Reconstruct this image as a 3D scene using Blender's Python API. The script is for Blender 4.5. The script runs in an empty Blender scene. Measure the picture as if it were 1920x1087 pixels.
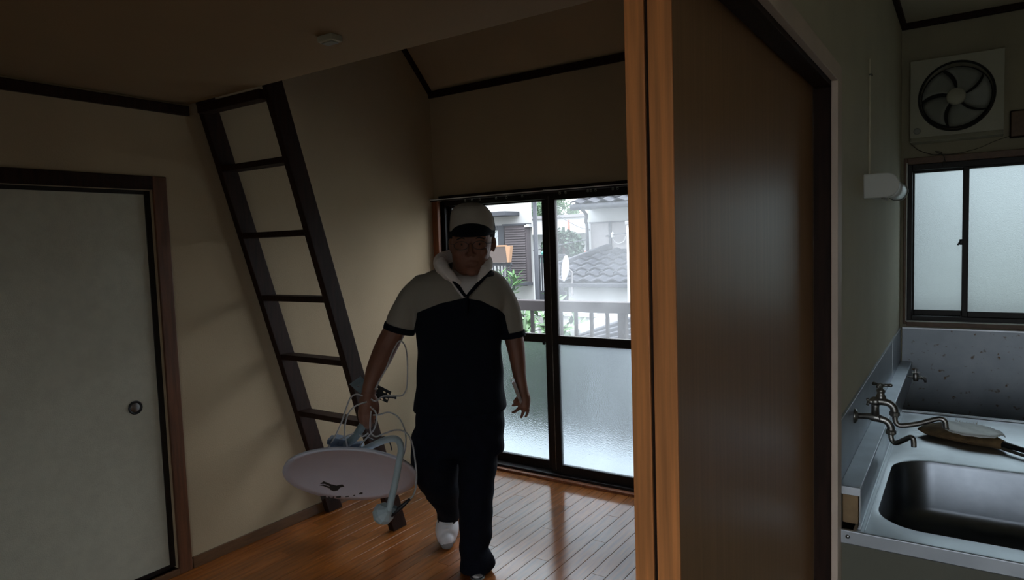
import bpy, bmesh, math, random
from mathutils import Vector, Matrix

random.seed(7)
SC = bpy.context.scene
COL = SC.collection

# ---------------------------------------------------------------- camera, sky, exposure
cd = bpy.data.cameras.new('camera')
cam = bpy.data.objects.new('camera', cd)
COL.objects.link(cam)
cd.sensor_fit = 'HORIZONTAL'
cd.sensor_width = 36.0
cd.lens = 23.609
cd.clip_start = 0.05
cd.clip_end = 300
cam.matrix_world = Matrix([[0.828866, -0.011428, 0.55933, 0.0], [0.55845, 0.076566, -0.825997, 0.0], [-0.033386, 0.996999, 0.069845, 1.5], [0.0, 0.0, 0.0, 1.0]])
SC.camera = cam

world = bpy.data.worlds.new('overcast_sky')
SC.world = world
world.use_nodes = True
wn, wl = world.node_tree.nodes, world.node_tree.links
wn.clear()
w_out = wn.new('ShaderNodeOutputWorld')
w_bg = wn.new('ShaderNodeBackground')
w_tc = wn.new('ShaderNodeTexCoord')
w_sep = wn.new('ShaderNodeSeparateXYZ')
w_ramp = wn.new('ShaderNodeValToRGB')
# plain overcast sky: the zenith brighter than the horizon, dull ground tone below
w_ramp.color_ramp.elements[0].position = 0.0
w_ramp.color_ramp.elements[0].color = (0.10, 0.105, 0.10, 1)
w_ramp.color_ramp.elements[1].position = 1.0
w_ramp.color_ramp.elements[1].color = (1.42, 1.50, 1.58, 1)
e = w_ramp.color_ramp.elements.new(0.49); e.color = (0.10, 0.105, 0.10, 1)
e = w_ramp.color_ramp.elements.new(0.50); e.color = (0.44, 0.48, 0.515, 1)
w_map = wn.new('ShaderNodeMath'); w_map.operation = 'MULTIPLY_ADD'
w_map.inputs[1].default_value = 0.5; w_map.inputs[2].default_value = 0.5
wl.new(w_tc.outputs['Generated'], w_sep.inputs[0])
wl.new(w_sep.outputs['Z'], w_map.inputs[0])
wl.new(w_map.outputs[0], w_ramp.inputs[0])
wl.new(w_ramp.outputs[0], w_bg.inputs['Color'])
w_bg.inputs['Strength'].default_value = 3.0
wl.new(w_bg.outputs[0], w_out.inputs[0])

SC.view_settings.view_transform = 'Standard'
SC.view_settings.look = 'None'
SC.view_settings.gamma = 1.0
SC.view_settings.use_curve_mapping = False
SC.view_settings.exposure = 1.15
SC.cycles.max_bounces = 10
SC.cycles.diffuse_bounces = 5
SC.cycles.glossy_bounces = 4
SC.cycles.transmission_bounces = 8
SC.cycles.transparent_max_bounces = 12
SC.cycles.sample_clamp_indirect = 6.0
SC.cycles.use_denoising = True

# ---------------------------------------------------------------- materials
def pbr(name, color, rough=0.6, metal=0.0, var=0.0, scale=8.0, stretch=(1, 1, 1), bump=0.0, bscale=60.0,
        coat=0.0, coat_rough=0.1, spec=0.5, rvar=0.0, color2=None, sheen=0.0):
    m = bpy.data.materials.new(name)
    m.use_nodes = True
    nt = m.node_tree; N, L = nt.nodes, nt.links
    b = N['Principled BSDF']
    b.inputs['Base Color'].default_value = (*color, 1)
    b.inputs['Roughness'].default_value = rough
    b.inputs['Metallic'].default_value = metal
    b.inputs['Specular IOR Level'].default_value = spec
    b.inputs['Coat Weight'].default_value = coat
    b.inputs['Coat Roughness'].default_value = coat_rough
    if sheen:
        b.inputs['Sheen Weight'].default_value = sheen
    tc = N.new('ShaderNodeTexCoord')
    mp = N.new('ShaderNodeMapping'); mp.inputs['Scale'].default_value = stretch
    L.new(tc.outputs['Object'], mp.inputs[0])
    if var or color2:
        nz = N.new('ShaderNodeTexNoise'); nz.inputs['Scale'].default_value = scale; nz.inputs['Detail'].default_value = 5
        L.new(mp.outputs[0], nz.inputs['Vector'])
        rp = N.new('ShaderNodeValToRGB')
        c2 = color2 if color2 else tuple(min(1, c * (1 + var)) for c in color)
        c1 = color if color2 else tuple(c * (1 - var) for c in color)
        rp.color_ramp.elements[0].position = 0.35; rp.color_ramp.elements[0].color = (*c1, 1)
        rp.color_ramp.elements[1].position = 0.68; rp.color_ramp.elements[1].color = (*c2, 1)
        L.new(nz.outputs['Fac'], rp.inputs[0]); L.new(rp.outputs[0], b.inputs['Base Color'])
        if rvar:
            ma = N.new('ShaderNodeMath'); ma.operation = 'MULTIPLY_ADD'
            ma.inputs[1].default_value = rvar; ma.inputs[2].default_value = rough - rvar / 2
            L.new(nz.outputs['Fac'], ma.inputs[0]); L.new(ma.outputs[0], b.inputs['Roughness'])
    if bump:
        n2 = N.new('ShaderNodeTexNoise'); n2.inputs['Scale'].default_value = bscale; n2.inputs['Detail'].default_value = 3
        L.new(mp.outputs[0], n2.inputs['Vector'])
        bp = N.new('ShaderNodeBump'); bp.inputs['Strength'].default_value = bump; bp.inputs['Distance'].default_value = 0.004
        L.new(n2.outputs['Fac'], bp.inputs['Height']); L.new(bp.outputs[0], b.inputs['Normal'])
        if coat:
            L.new(bp.outputs[0], b.inputs['Coat Normal'])
    return m

M = {}
M['wallpaper'] = pbr('wallpaper', (0.43, 0.335, 0.215), 0.9, var=0.03, scale=3, bump=0.25, bscale=160)
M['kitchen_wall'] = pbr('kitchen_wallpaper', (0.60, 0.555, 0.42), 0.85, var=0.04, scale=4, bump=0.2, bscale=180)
M['kitchen_back'] = pbr('shaded_kitchen_wallpaper', (0.36, 0.325, 0.23), 0.85, var=0.06, scale=4, bump=0.2, bscale=180)  # kitchen wallpaper in a darker tone; shade on the window wall put into colour
M['basin'] = pbr('shaded_basin_stainless', (0.24, 0.265, 0.30), 0.34, metal=1.0, var=0.12, scale=12, bump=0.05, bscale=50)  # worktop steel darkened; shade inside the basin put into the colour
M['ceiling'] = pbr('ceiling_paper', (0.28, 0.185, 0.09), 0.9, var=0.04, scale=2.5, bump=0.15, bscale=120)
M['fusuma'] = pbr('fusuma_paper', (0.50, 0.485, 0.39), 0.85, var=0.05, scale=20, bump=0.3, bscale=240)
M['dark_wood'] = pbr('dark_stained_wood', (0.024, 0.010, 0.006), 0.6, spec=0.2, var=0.3, scale=12, stretch=(6, 6, 0.6), bump=0.1)
M['black_lacquer'] = pbr('black_lacquer', (0.008, 0.006, 0.005), 0.45, var=0.1)
M['red_wood'] = pbr('reddish_jamb_wood', (0.26, 0.085, 0.032), 0.5, var=0.3, scale=9, stretch=(7, 7, 0.5), bump=0.1)
M['brown_jamb'] = pbr('brown_jamb_wood', (0.125, 0.048, 0.020), 0.5, var=0.3, scale=9, stretch=(7, 7, 0.5), bump=0.1)
M['orange_wood'] = pbr('orange_edge_wood', (0.70, 0.27, 0.085), 0.5, var=0.28, scale=7, stretch=(12, 12, 0.45), bump=0.1)
M['veneer'] = pbr('door_veneer', (0.33, 0.18, 0.085), 0.38, var=0.10, scale=10, stretch=(14, 14, 0.22), spec=0.5)
M['pale_casing'] = pbr('pale_painted_casing', (0.68, 0.55, 0.46), 0.6, var=0.08, scale=6)
M['skirting'] = pbr('brown_skirting', (0.13, 0.065, 0.03), 0.45, var=0.15, scale=10, stretch=(8, 1, 8))
def plank_material():
    m = pbr('orange_floorboard', (0.28, 0.085, 0.013), 0.5, var=0.25, scale=7, stretch=(9, 0.8, 9), bump=0.03, bscale=90, coat=1.0, coat_rough=0.09, spec=0.1)
    m.node_tree.nodes['Principled BSDF'].inputs['Coat IOR'].default_value = 1.42
    nt = m.node_tree; N, L = nt.nodes, nt.links
    b = N['Principled BSDF']
    oi = N.new('ShaderNodeObjectInfo')
    hs = N.new('ShaderNodeHueSaturation')
    ma = N.new('ShaderNodeMath'); ma.operation = 'MULTIPLY_ADD'; ma.inputs[1].default_value = 0.35; ma.inputs[2].default_value = 0.82
    L.new(oi.outputs['Random'], ma.inputs[0]); L.new(ma.outputs[0], hs.inputs['Value'])
    src = b.inputs['Base Color'].links[0].from_socket
    L.new(src, hs.inputs['Color']); L.new(hs.outputs[0], b.inputs['Base Color'])
    return m
M['plank'] = plank_material()
M['dark_kitchen_floor'] = pbr('darkened_kitchen_floor', (0.07, 0.05, 0.035), 0.5, var=0.2, scale=4)  # unseen kitchen floor, made dark to cut light bounced onto the ceiling
M['bronze_alu'] = pbr('dark_bronze_aluminium', (0.012, 0.009, 0.0085), 0.45, spec=0.3)
M['grey_alu'] = pbr('grey_aluminium', (0.45, 0.44, 0.42), 0.4, metal=0.8)
M['chrome'] = pbr('old_chrome', (0.50, 0.52, 0.54), 0.26, metal=1.0, var=0.2, scale=30)
M['dull_chrome'] = pbr('dull_brass_chrome', (0.33, 0.32, 0.31), 0.35, metal=1.0, var=0.25, scale=40)
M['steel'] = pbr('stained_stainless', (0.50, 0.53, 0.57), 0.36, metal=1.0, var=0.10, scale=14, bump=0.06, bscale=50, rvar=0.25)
M['steel_dull'] = pbr('dull_stainless', (0.46, 0.50, 0.55), 0.50, metal=1.0, color2=(0.55, 0.59, 0.64), scale=8, bump=0.05, bscale=40, rvar=0.2)
def stained_steel():
    m = pbr('rust_stained_stainless', (0.20, 0.22, 0.245), 0.42, metal=1.0, color2=(0.27, 0.29, 0.32), scale=6, rvar=0.2)
    nt = m.node_tree; N, L = nt.nodes, nt.links; b = N['Principled BSDF']
    tc = N.new('ShaderNodeTexCoord'); nz = N.new('ShaderNodeTexNoise'); nz.inputs['Scale'].default_value = 42; nz.inputs['Detail'].default_value = 6
    L.new(tc.outputs['Object'], nz.inputs['Vector'])
    rp = N.new('ShaderNodeValToRGB'); rp.color_ramp.elements[0].position = 0.62; rp.color_ramp.elements[1].position = 0.72
    rp.color_ramp.elements[0].color = (0, 0, 0, 1); rp.color_ramp.elements[1].color = (1, 1, 1, 1)
    L.new(nz.outputs['Fac'], rp.inputs[0])
    mx = N.new('ShaderNodeMix'); mx.data_type = 'RGBA'
    src = b.inputs['Base Color'].links[0].from_socket
    L.new(rp.outputs[0], mx.inputs['Factor']); L.new(src, mx.inputs['A']); mx.inputs['B'].default_value = (0.10, 0.06, 0.03, 1)
    L.new(mx.outputs['Result'], b.inputs['Base Color'])
    return m
M['steel_ledge'] = pbr('lightened_ledge_stainless', (0.70, 0.75, 0.82), 0.5, metal=1.0, var=0.08, scale=10)  # lighter steel; the window's reflection along the ledge put into the colour
M['rust_steel'] = stained_steel()
M['cabinet'] = pbr('cream_cabinet_board', (0.13, 0.13, 0.10), 0.6, var=0.06, scale=5)
M['raw_wood'] = pbr('raw_timber_end', (0.30, 0.20, 0.11), 0.8, var=0.2, scale=20)
M['cream_plastic'] = pbr('yellowed_plastic', (0.42, 0.41, 0.32), 0.45, var=0.06, scale=6)
M['grey_plastic'] = pbr('grey_blade_plastic', (0.26, 0.27, 0.24), 0.5)
M['white_plastic'] = pbr('white_plastic', (0.62, 0.63, 0.60), 0.4)
M['diffuser'] = pbr('opal_lamp_cover', (0.80, 0.82, 0.82), 0.3)
M['black'] = pbr('black_plastic', (0.012, 0.012, 0.014), 0.45)
M['dark_void'] = pbr('dark_duct', (0.015, 0.015, 0.013), 0.8)
M['cord'] = pbr('dark_cord', (0.05, 0.04, 0.03), 0.7)
M['skin'] = pbr('skin', (0.20, 0.085, 0.052), 0.55, var=0.10, scale=14, bump=0.05, bscale=200)
M['hair'] = pbr('black_hair', (0.012, 0.010, 0.009), 0.6)
M['navy'] = pbr('navy_black_cotton', (0.0055, 0.0075, 0.013), 0.92, var=0.15, scale=30, bump=0.2, bscale=300, spec=0.15)
M['trouser'] = pbr('black_navy_twill', (0.0045, 0.006, 0.012), 0.9, var=0.2, scale=25, bump=0.2, bscale=260, spec=0.15)
M['grey_cloth'] = pbr('grey_cap_cloth', (0.40, 0.37, 0.32), 0.9, var=0.06, scale=20, bump=0.2, bscale=300)
M['towel'] = pbr('white_terry_towel', (0.78, 0.72, 0.68), 0.95, var=0.05, scale=30, bump=0.7, bscale=220)
M['white_cloth'] = pbr('white_undershirt', (0.72, 0.68, 0.66), 0.9)
M['shoe_white'] = pbr('white_trainer', (0.72, 0.70, 0.72), 0.6, var=0.05, scale=20)
M['sole'] = pbr('grey_sole', (0.25, 0.24, 0.24), 0.7)
M['dish'] = pbr('light_grey_dish_paint', (0.66, 0.68, 0.78), 0.5, var=0.03, scale=5)
M['arm_paint'] = pbr('pale_blue_grey_paint', (0.42, 0.52, 0.56), 0.42, var=0.04, scale=8)
M['slate_plastic'] = pbr('slate_blue_plastic', (0.10, 0.14, 0.20), 0.5)
M['mast_paint'] = pbr('weathered_teal_grey_pipe', (0.14, 0.19, 0.21), 0.45, var=0.15, scale=30)
M['dark_steel'] = pbr('dark_galvanised_plate', (0.035, 0.042, 0.045), 0.5, metal=0.4)
M['print'] = pbr('dark_printed_ink', (0.03, 0.035, 0.035), 0.6)
M['cable'] = pbr('grey_coax_sheath', (0.42, 0.42, 0.42), 0.5)
M['lens'] = pbr('spectacle_lens', (0.02, 0.02, 0.02), 0.1)
M['bristle'] = pbr('brown_straw_bristle', (0.16, 0.10, 0.045), 0.9, var=0.35, scale=40)
M['white_sheet'] = pbr('crumpled_white_plastic', (0.80, 0.82, 0.82), 0.35, bump=0.5, bscale=30)
# outdoors
M['plaster_white'] = pbr('white_plaster', (0.41, 0.415, 0.42), 0.9, var=0.03, scale=1.5)
M['plaster_grey'] = pbr('pale_grey_plaster', (0.37, 0.385, 0.40), 0.9, var=0.03, scale=1.5)
M['slat'] = pbr('grey_brown_shutter_slat', (0.060, 0.050, 0.056), 0.6, spec=0.3)
M['shutter_grey'] = pbr('grey_shutter_panel', (0.19, 0.185, 0.195), 0.7)
M['gunmetal'] = pbr('gunmetal_trim', (0.036, 0.040, 0.050), 0.6, spec=0.3)
M['tile'] = pbr('grey_roof_tile', (0.030, 0.033, 0.043), 0.7, spec=0.25, var=0.2, scale=6)
M['rail_brown'] = pbr('brown_painted_rail', (0.026, 0.020, 0.023), 0.6, spec=0.2, var=0.08)
M['concrete'] = pbr('pale_wet_concrete', (0.38, 0.40, 0.42), 0.5, var=0.08, scale=5)
M['leaf'] = pbr('bright_green_leaf', (0.042, 0.13, 0.026), 0.5, var=0.35, scale=6)
M['leaf_dark'] = pbr('dark_conifer_leaf', (0.028, 0.055, 0.035), 0.8, var=0.4, scale=3)
M['leaf_mid'] = pbr('mid_green_tree_leaf', (0.06, 0.11, 0.055), 0.8, var=0.4, scale=3)
M['bamboo'] = pbr('woven_bamboo_blind', (0.065, 0.048, 0.042), 0.8, var=0.2, scale=40, stretch=(1, 1, 6))
M['bamboo_edge'] = pbr('pale_timber_edge', (0.30, 0.17, 0.095), 0.7)
M['ground'] = pbr('grey_ground', (0.12, 0.13, 0.115), 0.95, var=0.15, scale=0.5)
M['pane_grey'] = pbr('grey_reflecting_pane', (0.45, 0.49, 0.52), 0.12)
M['green_awning'] = pbr('turquoise_awning', (0.04, 0.22, 0.19), 0.7)
M['red_brown'] = pbr('red_brown_panel', (0.40, 0.13, 0.09), 0.8)

def glass_material(name, haze, tint=(1, 1, 1)):
    m = bpy.data.materials.new(name); m.use_nodes = True
    N, L = m.node_tree.nodes, m.node_tree.links; N.clear()
    out = N.new('ShaderNodeOutputMaterial')
    tr = N.new('ShaderNodeBsdfTransparent'); tr.inputs[0].default_value = (*tint, 1)
    tl = N.new('ShaderNodeBsdfTranslucent'); tl.inputs[0].default_value = (0.9, 0.93, 0.97, 1)
    gl = N.new('ShaderNodeBsdfGlossy'); gl.inputs['Roughness'].default_value = 0.02
    tc = N.new('ShaderNodeTexCoord'); nz = N.new('ShaderNodeTexNoise'); nz.inputs['Scale'].default_value = 3.0; nz.inputs['Detail'].default_value = 8
    L.new(tc.outputs['Object'], nz.inputs['Vector'])
    ma = N.new('ShaderNodeMath'); ma.operation = 'MULTIPLY'; ma.inputs[1].default_value = haze * 2
    L.new(nz.outputs['Fac'], ma.inputs[0])
    m1 = N.new('ShaderNodeMixShader'); L.new(ma.outputs[0], m1.inputs[0]); L.new(tr.outputs[0], m1.inputs[1]); L.new(tl.outputs[0], m1.inputs[2])
    fr = N.new('ShaderNodeFresnel'); fr.inputs[0].default_value = 1.25
    m2 = N.new('ShaderNodeMixShader'); L.new(fr.outputs[0], m2.inputs[0]); L.new(m1.outputs[0], m2.inputs[1]); L.new(gl.outputs[0], m2.inputs[2])
    L.new(m2.outputs[0], out.inputs[0])
    return m
M['glass'] = glass_material('clear_window_glass', 0.01)
M['glass_dirty'] = glass_material('dusty_window_glass', 0.09)

def frosted_material(name, rough, tl_mix, tint, bscale, bstr=0.6):
    m = bpy.data.materials.new(name); m.use_nodes = True
    N, L = m.node_tree.nodes, m.node_tree.links; N.clear()
    out = N.new('ShaderNodeOutputMaterial')
    rf = N.new('ShaderNodeBsdfRefraction'); rf.inputs['Color'].default_value = (*tint, 1); rf.inputs['Roughness'].default_value = rough; rf.inputs['IOR'].default_value = 1.45
    tl = N.new('ShaderNodeBsdfTranslucent'); tl.inputs[0].default_value = (*tint, 1)
    tc = N.new('ShaderNodeTexCoord'); nz = N.new('ShaderNodeTexNoise'); nz.inputs['Scale'].default_value = bscale; nz.inputs['Detail'].default_value = 2
    L.new(tc.outputs['Object'], nz.inputs['Vector'])
    bp = N.new('ShaderNodeBump'); bp.inputs['Strength'].default_value = bstr; bp.inputs['Distance'].default_value = 0.003
    L.new(nz.outputs['Fac'], bp.inputs['Height'])
    L.new(bp.outputs[0], rf.inputs['Normal'])
    m1 = N.new('ShaderNodeMixShader'); m1.inputs[0].default_value = tl_mix
    L.new(rf.outputs[0], m1.inputs[1]); L.new(tl.outputs[0], m1.inputs[2])
    L.new(m1.outputs[0], out.inputs[0])
    return m
M['frosted'] = frosted_material('frosted_pane_glass', 0.24, 0.03, (0.72, 0.765, 0.785), 150)
M['frosted_right'] = frosted_material('right_frosted_pane_glass', 0.24, 0.13, (0.72, 0.765, 0.795), 150)  # right frosted pane mixes in more translucency than the left one
M['frosted_kitchen'] = frosted_material('pebbled_frosted_glass', 0.36, 0.12, (0.45, 0.485, 0.49), 380, 0.25)

def shirt_material():
    m = pbr('two_tone_polo_shirt', (0.30, 0.275, 0.235), 0.92, bump=0.2, bscale=300, spec=0.15)
    N, L = m.node_tree.nodes, m.node_tree.links; b = N['Principled BSDF']
    at = N.new('ShaderNodeAttribute'); at.attribute_name = 'yoke'
    rp = N.new('ShaderNodeValToRGB')
    rp.color_ramp.elements[0].position = 0.495; rp.color_ramp.elements[0].color = (0.0055, 0.0075, 0.013, 1)
    rp.color_ramp.elements[1].position = 0.505; rp.color_ramp.elements[1].color = (0.30, 0.275, 0.235, 1)
    ma = N.new('ShaderNodeMath'); ma.operation = 'MULTIPLY_ADD'; ma.inputs[1].default_value = 2.0; ma.inputs[2].default_value = 0.5
    L.new(at.outputs['Fac'], ma.inputs[0]); L.new(ma.outputs[0], rp.inputs[0]); L.new(rp.outputs[0], b.inputs['Base Color'])
    return m
M['shirt'] = shirt_material()

# ---------------------------------------------------------------- mesh helpers
def link(o, parent=None):
    COL.objects.link(o)
    if parent is not None:
        o.parent = parent
    return o

def obj(name, bm, mat, parent=None, smooth=False, bevel=0.0, segs=2):
    bmesh.ops.recalc_face_normals(bm, faces=bm.faces)
    me = bpy.data.meshes.new(name)
    bm.to_mesh(me); bm.free()
    for m in (mat if isinstance(mat, (list, tuple)) else [mat]):
        me.materials.append(m)
    if smooth:
        for p in me.polygons:
            p.use_smooth = True
    o = link(bpy.data.objects.new(name, me), parent)
    if bevel:
        md = o.modifiers.new('bevel', 'BEVEL'); md.width = bevel; md.segments = segs; md.limit_method = 'ANGLE'; md.angle_limit = math.radians(40)
    return o

def box(bm, x0, x1, y0, y1, z0, z1):
    vs = [bm.verts.new((x, y, z)) for x in (x0, x1) for y in (y0, y1) for z in (z0, z1)]
    for f in ((0, 1, 3, 2), (4, 6, 7, 5), (0, 4, 5, 1), (2, 3, 7, 6), (0, 2, 6, 4), (1, 5, 7, 3)):
        bm.faces.new([vs[i] for i in f])
    return vs

def boxes(*bs):
    bm = bmesh.new()
    for b in bs:
        box(bm, *b)
    return bm

def hexa(bm, pts):
    """eight corners ordered bottom ring (4) then top ring (4)"""
    vs = [bm.verts.new(p) for p in pts]
    for f in ((3, 2, 1, 0), (4, 5, 6, 7), (0, 1, 5, 4), (1, 2, 6, 5), (2, 3, 7, 6), (3, 0, 4, 7)):
        bm.faces.new([vs[i] for i in f])
    return vs

def bar(bm, a, b, w, h, up=(0, 0, 1)):
    """rectangular bar from a to b, w sideways, h along up"""
    a, b = Vector(a), Vector(b); d = (b - a).normalized()
    s = d.cross(Vector(up)).normalized(); u = s.cross(d).normalized()
    s = s * (w / 2); u = u * (h / 2)
    hexa(bm, [a - s - u, a + s - u, a + s + u, a - s + u, b - s - u, b + s - u, b + s + u, b - s + u])

def prism(bm, pts, d):
    """flat polygon pts extruded by vector d"""
    d = Vector(d)
    lo = [bm.verts.new(p) for p in pts]
    hi = [bm.verts.new(Vector(p) + d) for p in pts]
    bm.faces.new(lo[::-1]); bm.faces.new(hi)
    n = len(pts)
    for i in range(n):
        bm.faces.new((lo[i], lo[(i + 1) % n], hi[(i + 1) % n], hi[i]))

def smooth_path(pts, k=6):
    """Catmull-Rom through points that may carry extra numbers"""
    P = [list(map(float, p)) for p in pts]
    if len(P) < 3:
        return P
    out = []
    for i in range(len(P) - 1):
        p0, p1, p2, p3 = P[max(i - 1, 0)], P[i], P[i + 1], P[min(i + 2, len(P) - 1)]
        for j in range(k):
            t = j / k
            out.append([0.5 * (2 * b + (c - a) * t + (2 * a - 5 * b + 4 * c - d) * t * t + (-a + 3 * b - 3 * c + d) * t ** 3) for a, b, c, d in zip(p0, p1, p2, p3)])
    out.append(P[-1])
    return out

def tube(bm, pts, r, n=10, cap=True, squash=1.0):
    """tube through pts, r one radius or a list"""
    P = [Vector(p[:3]) for p in pts]
    R = r if isinstance(r, (list, tuple)) else [r] * len(P)
    rings = []; u = None
    for i, p in enumerate(P):
        t = (P[min(i + 1, len(P) - 1)] - P[max(i - 1, 0)]).normalized()
        if u is None:
            a = Vector((0, 0, 1)) if abs(t.z) < 0.9 else Vector((0, 1, 0))
            u = t.cross(a).normalized()
        else:
            u = (u - t * u.dot(t)).normalized()
        v = t.cross(u)
        rings.append([bm.verts.new(p + (u * math.cos(6.2832 * k / n) + v * math.sin(6.2832 * k / n) * squash) * R[i]) for k in range(n)])
    for a, b in zip(rings, rings[1:]):
        for k in range(n):
            bm.faces.new((a[k], a[(k + 1) % n], b[(k + 1) % n], b[k]))
    if cap:
        bm.faces.new(rings[0][::-1]); bm.faces.new(rings[-1])
    return rings

def lathe(bm, prof, origin, axis, n=24, cap=True):
    """prof: list of (radius, distance along axis)"""
    o, a = Vector(origin), Vector(axis).normalized()
    u = a.orthogonal().normalized(); v = a.cross(u)
    rings = [[bm.verts.new(o + a * h + (u * math.cos(6.2832 * k / n) + v * math.sin(6.2832 * k / n)) * max(r, 1e-4)) for k in range(n)] for r, h in prof]
    for a_, b_ in zip(rings, rings[1:]):
        for k in range(n):
            bm.faces.new((a_[k], a_[(k + 1) % n], b_[(k + 1) % n], b_[k]))
    if cap:
        bm.faces.new(rings[0][::-1]); bm.faces.new(rings[-1])

def ellipsoid(bm, c, r, n=16, rot=None):
    m = Matrix.Translation(Vector(c)) @ (rot.to_4x4() if rot else Matrix()) @ Matrix.Diagonal((*r, 1))
    bmesh.ops.create_uvsphere(bm, u_segments=n, v_segments=max(6, n // 2), radius=1, matrix=m)

def loft(bm, secs, n=24, p=2.0):
    """horizontal sections (cx, cy, z, rx, ry) joined bottom to top or top to bottom; p = superellipse power"""
    rings = []
    for cx, cy, z, rx, ry in secs:
        ring = []
        for k in range(n):
            a = 6.2832 * k / n; c, s = math.cos(a), math.sin(a)
            ring.append(bm.verts.new((cx + rx * math.copysign(abs(c) ** (2 / p), c), cy + ry * math.copysign(abs(s) ** (2 / p), s), z)))
        rings.append(ring)
    for a, b in zip(rings, rings[1:]):
        for k in range(n):
            bm.faces.new((a[k], a[(k + 1) % n], b[(k + 1) % n], b[k]))
    bm.faces.new(rings[0][::-1]); bm.faces.new(rings[-1])

def fuse(name, bm, mat, parent, voxel=0.006, smooth=6, tris=None):
    """join overlapping closed shapes into one continuous surface"""
    bmesh.ops.recalc_face_normals(bm, faces=bm.faces)
    me = bpy.data.meshes.new(name); bm.to_mesh(me); bm.free()
    tmp = bpy.data.objects.new(name, me); COL.objects.link(tmp)
    md = tmp.modifiers.new('remesh', 'REMESH'); md.mode = 'VOXEL'; md.voxel_size = voxel
    if smooth:
        s = tmp.modifiers.new('smooth', 'SMOOTH'); s.iterations = smooth; s.factor = 0.5
    dg = bpy.context.evaluated_depsgraph_get(); dg.update()
    out = bpy.data.meshes.new_from_object(tmp.evaluated_get(dg))
    bpy.data.objects.remove(tmp); bpy.data.meshes.remove(me)
    out.name = name
    out.materials.clear()
    out.materials.append(mat)
    for q in out.polygons:
        q.use_smooth = True
    return link(bpy.data.objects.new(name, out), parent)

def thing(name, label, cat, loc=(0, 0, 0), rotz=0.0, group=None):
    o = bpy.data.objects.new(name, None)
    o.empty_display_size = 0.1
    COL.objects.link(o)
    o.location = loc; o.rotation_euler = (0, 0, rotz)
    return tag(o, label, cat, group)

def tag(o, label, cat, group=None):
    o['label'] = label; o['category'] = cat
    if group:
        o['group'] = group
    return o

def struct(o):
    o['kind'] = 'structure'
    return o

def rebase(root, p):
    """move a thing's Empty to point p (given in its own frame) leaving its meshes where they are"""
    p = Vector(p); done = set()
    def shift(o):
        if o.type == 'MESH' and o.data.name not in done:
            done.add(o.data.name); o.data.transform(Matrix.Translation(-p))
        for c in list(o.children):
            shift(c)
    for c in list(root.children):
        shift(c)
    root.location = root.location + Matrix.Rotation(root.rotation_euler.z, 3, 'Z') @ p

def copy_tree(o, parent=None):
    c = o.copy(); COL.objects.link(c); c.parent = parent
    for ch in list(o.children):
        copy_tree(ch, c)
    return c

# ================================================================ ROOM SHELL
XL, YB, XP, XK = -3.05, 3.58, -0.37, -0.25     # left wall, window wall, partition (room side), partition (kitchen side)
TOP = 4.0
# floor: a base slab and boards laid along Y
fl = struct(obj('floor', boxes((-3.2, XP, -2.7, 3.60, -0.06, -0.012)), M['skirting']))
struct(obj('floor', boxes((XP, 1.7, -2.7, 3.60, -0.06, 0.0)), M['dark_kitchen_floor']))
plank_mesh = {}
x = XL + 0.002; k = 0
while x < XP - 0.01:
    w = 0.0755
    cuts = [1.1, 1.1 + [0.62, 1.24, 0.31, 0.93][k % 4], 1.1 + [0.62, 1.24, 0.31, 0.93][k % 4] + 1.2, 3.545]
    for a, b in zip(cuts, cuts[1:]):
        L_ = round(b - a - 0.0012, 4)
        if L_ <= 0.05:
            continue
        if L_ not in plank_mesh:
            o = obj('plank', boxes((0, w - 0.0022, 0, L_, -0.012, 0.0)), M['plank'], fl, bevel=0.0006, segs=1)
            plank_mesh[L_] = o
        else:
            o = plank_mesh[L_].copy(); COL.objects.link(o); o.parent = fl
        o.location = (x, a, 0)
    x += w; k += 1

# left wall with the closet opening
struct(obj('wall_left', boxes((XL - 0.12, XL, 1.63, YB + 0.1, 0, TOP), (XL - 0.12, XL, -2.6, 0.70, 0, TOP),
                              (XL - 0.12, XL, 0.70, 1.63, 1.79, TOP), (XL - 0.12, XL, 0.70, 1.63, 0, 0.03), (XL - 0.12, XL - 0.08, 0.70, 1.63, 0.03, 1.79)), M['wallpaper']))
# window wall, room part and kitchen part
struct(obj('wall_back', boxes((XL, -3.0, YB, YB + 0.12, 0, TOP), (-3.0, -1.26, YB, YB + 0.12, 1.815, TOP), (-1.26, XP, YB, YB + 0.12, 0, TOP)), M['wallpaper']))
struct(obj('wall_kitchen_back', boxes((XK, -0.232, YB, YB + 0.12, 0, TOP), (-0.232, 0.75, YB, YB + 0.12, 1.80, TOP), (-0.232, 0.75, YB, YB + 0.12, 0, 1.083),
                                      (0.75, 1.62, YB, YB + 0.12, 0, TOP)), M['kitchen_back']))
# partition between room and kitchen: far part, and the part over the doors
pw = struct(obj('wall_partition', boxes((XP, XK, 1.675, YB + 0.12, 0, TOP), (XP, XK, -2.6, 1.675, 1.835, TOP)), M['kitchen_wall']))
struct(obj('wall_right', boxes((1.5, 1.62, -2.6, YB, 0, TOP)), M['kitchen_wall']))
struct(obj('wall_front', boxes((-3.2, -0.2, -2.72, -2.6, 0, TOP), (XK, -0.20, -1.62, -1.5, 0, TOP), (1.25, 1.62, -1.62, -1.5, 0, TOP), (-0.20, 1.25, -1.62, -1.5, 2.0, TOP), (-0.20, 1.25, -1.62, -1.5, 0, 0.05)), M['kitchen_wall']))
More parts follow.
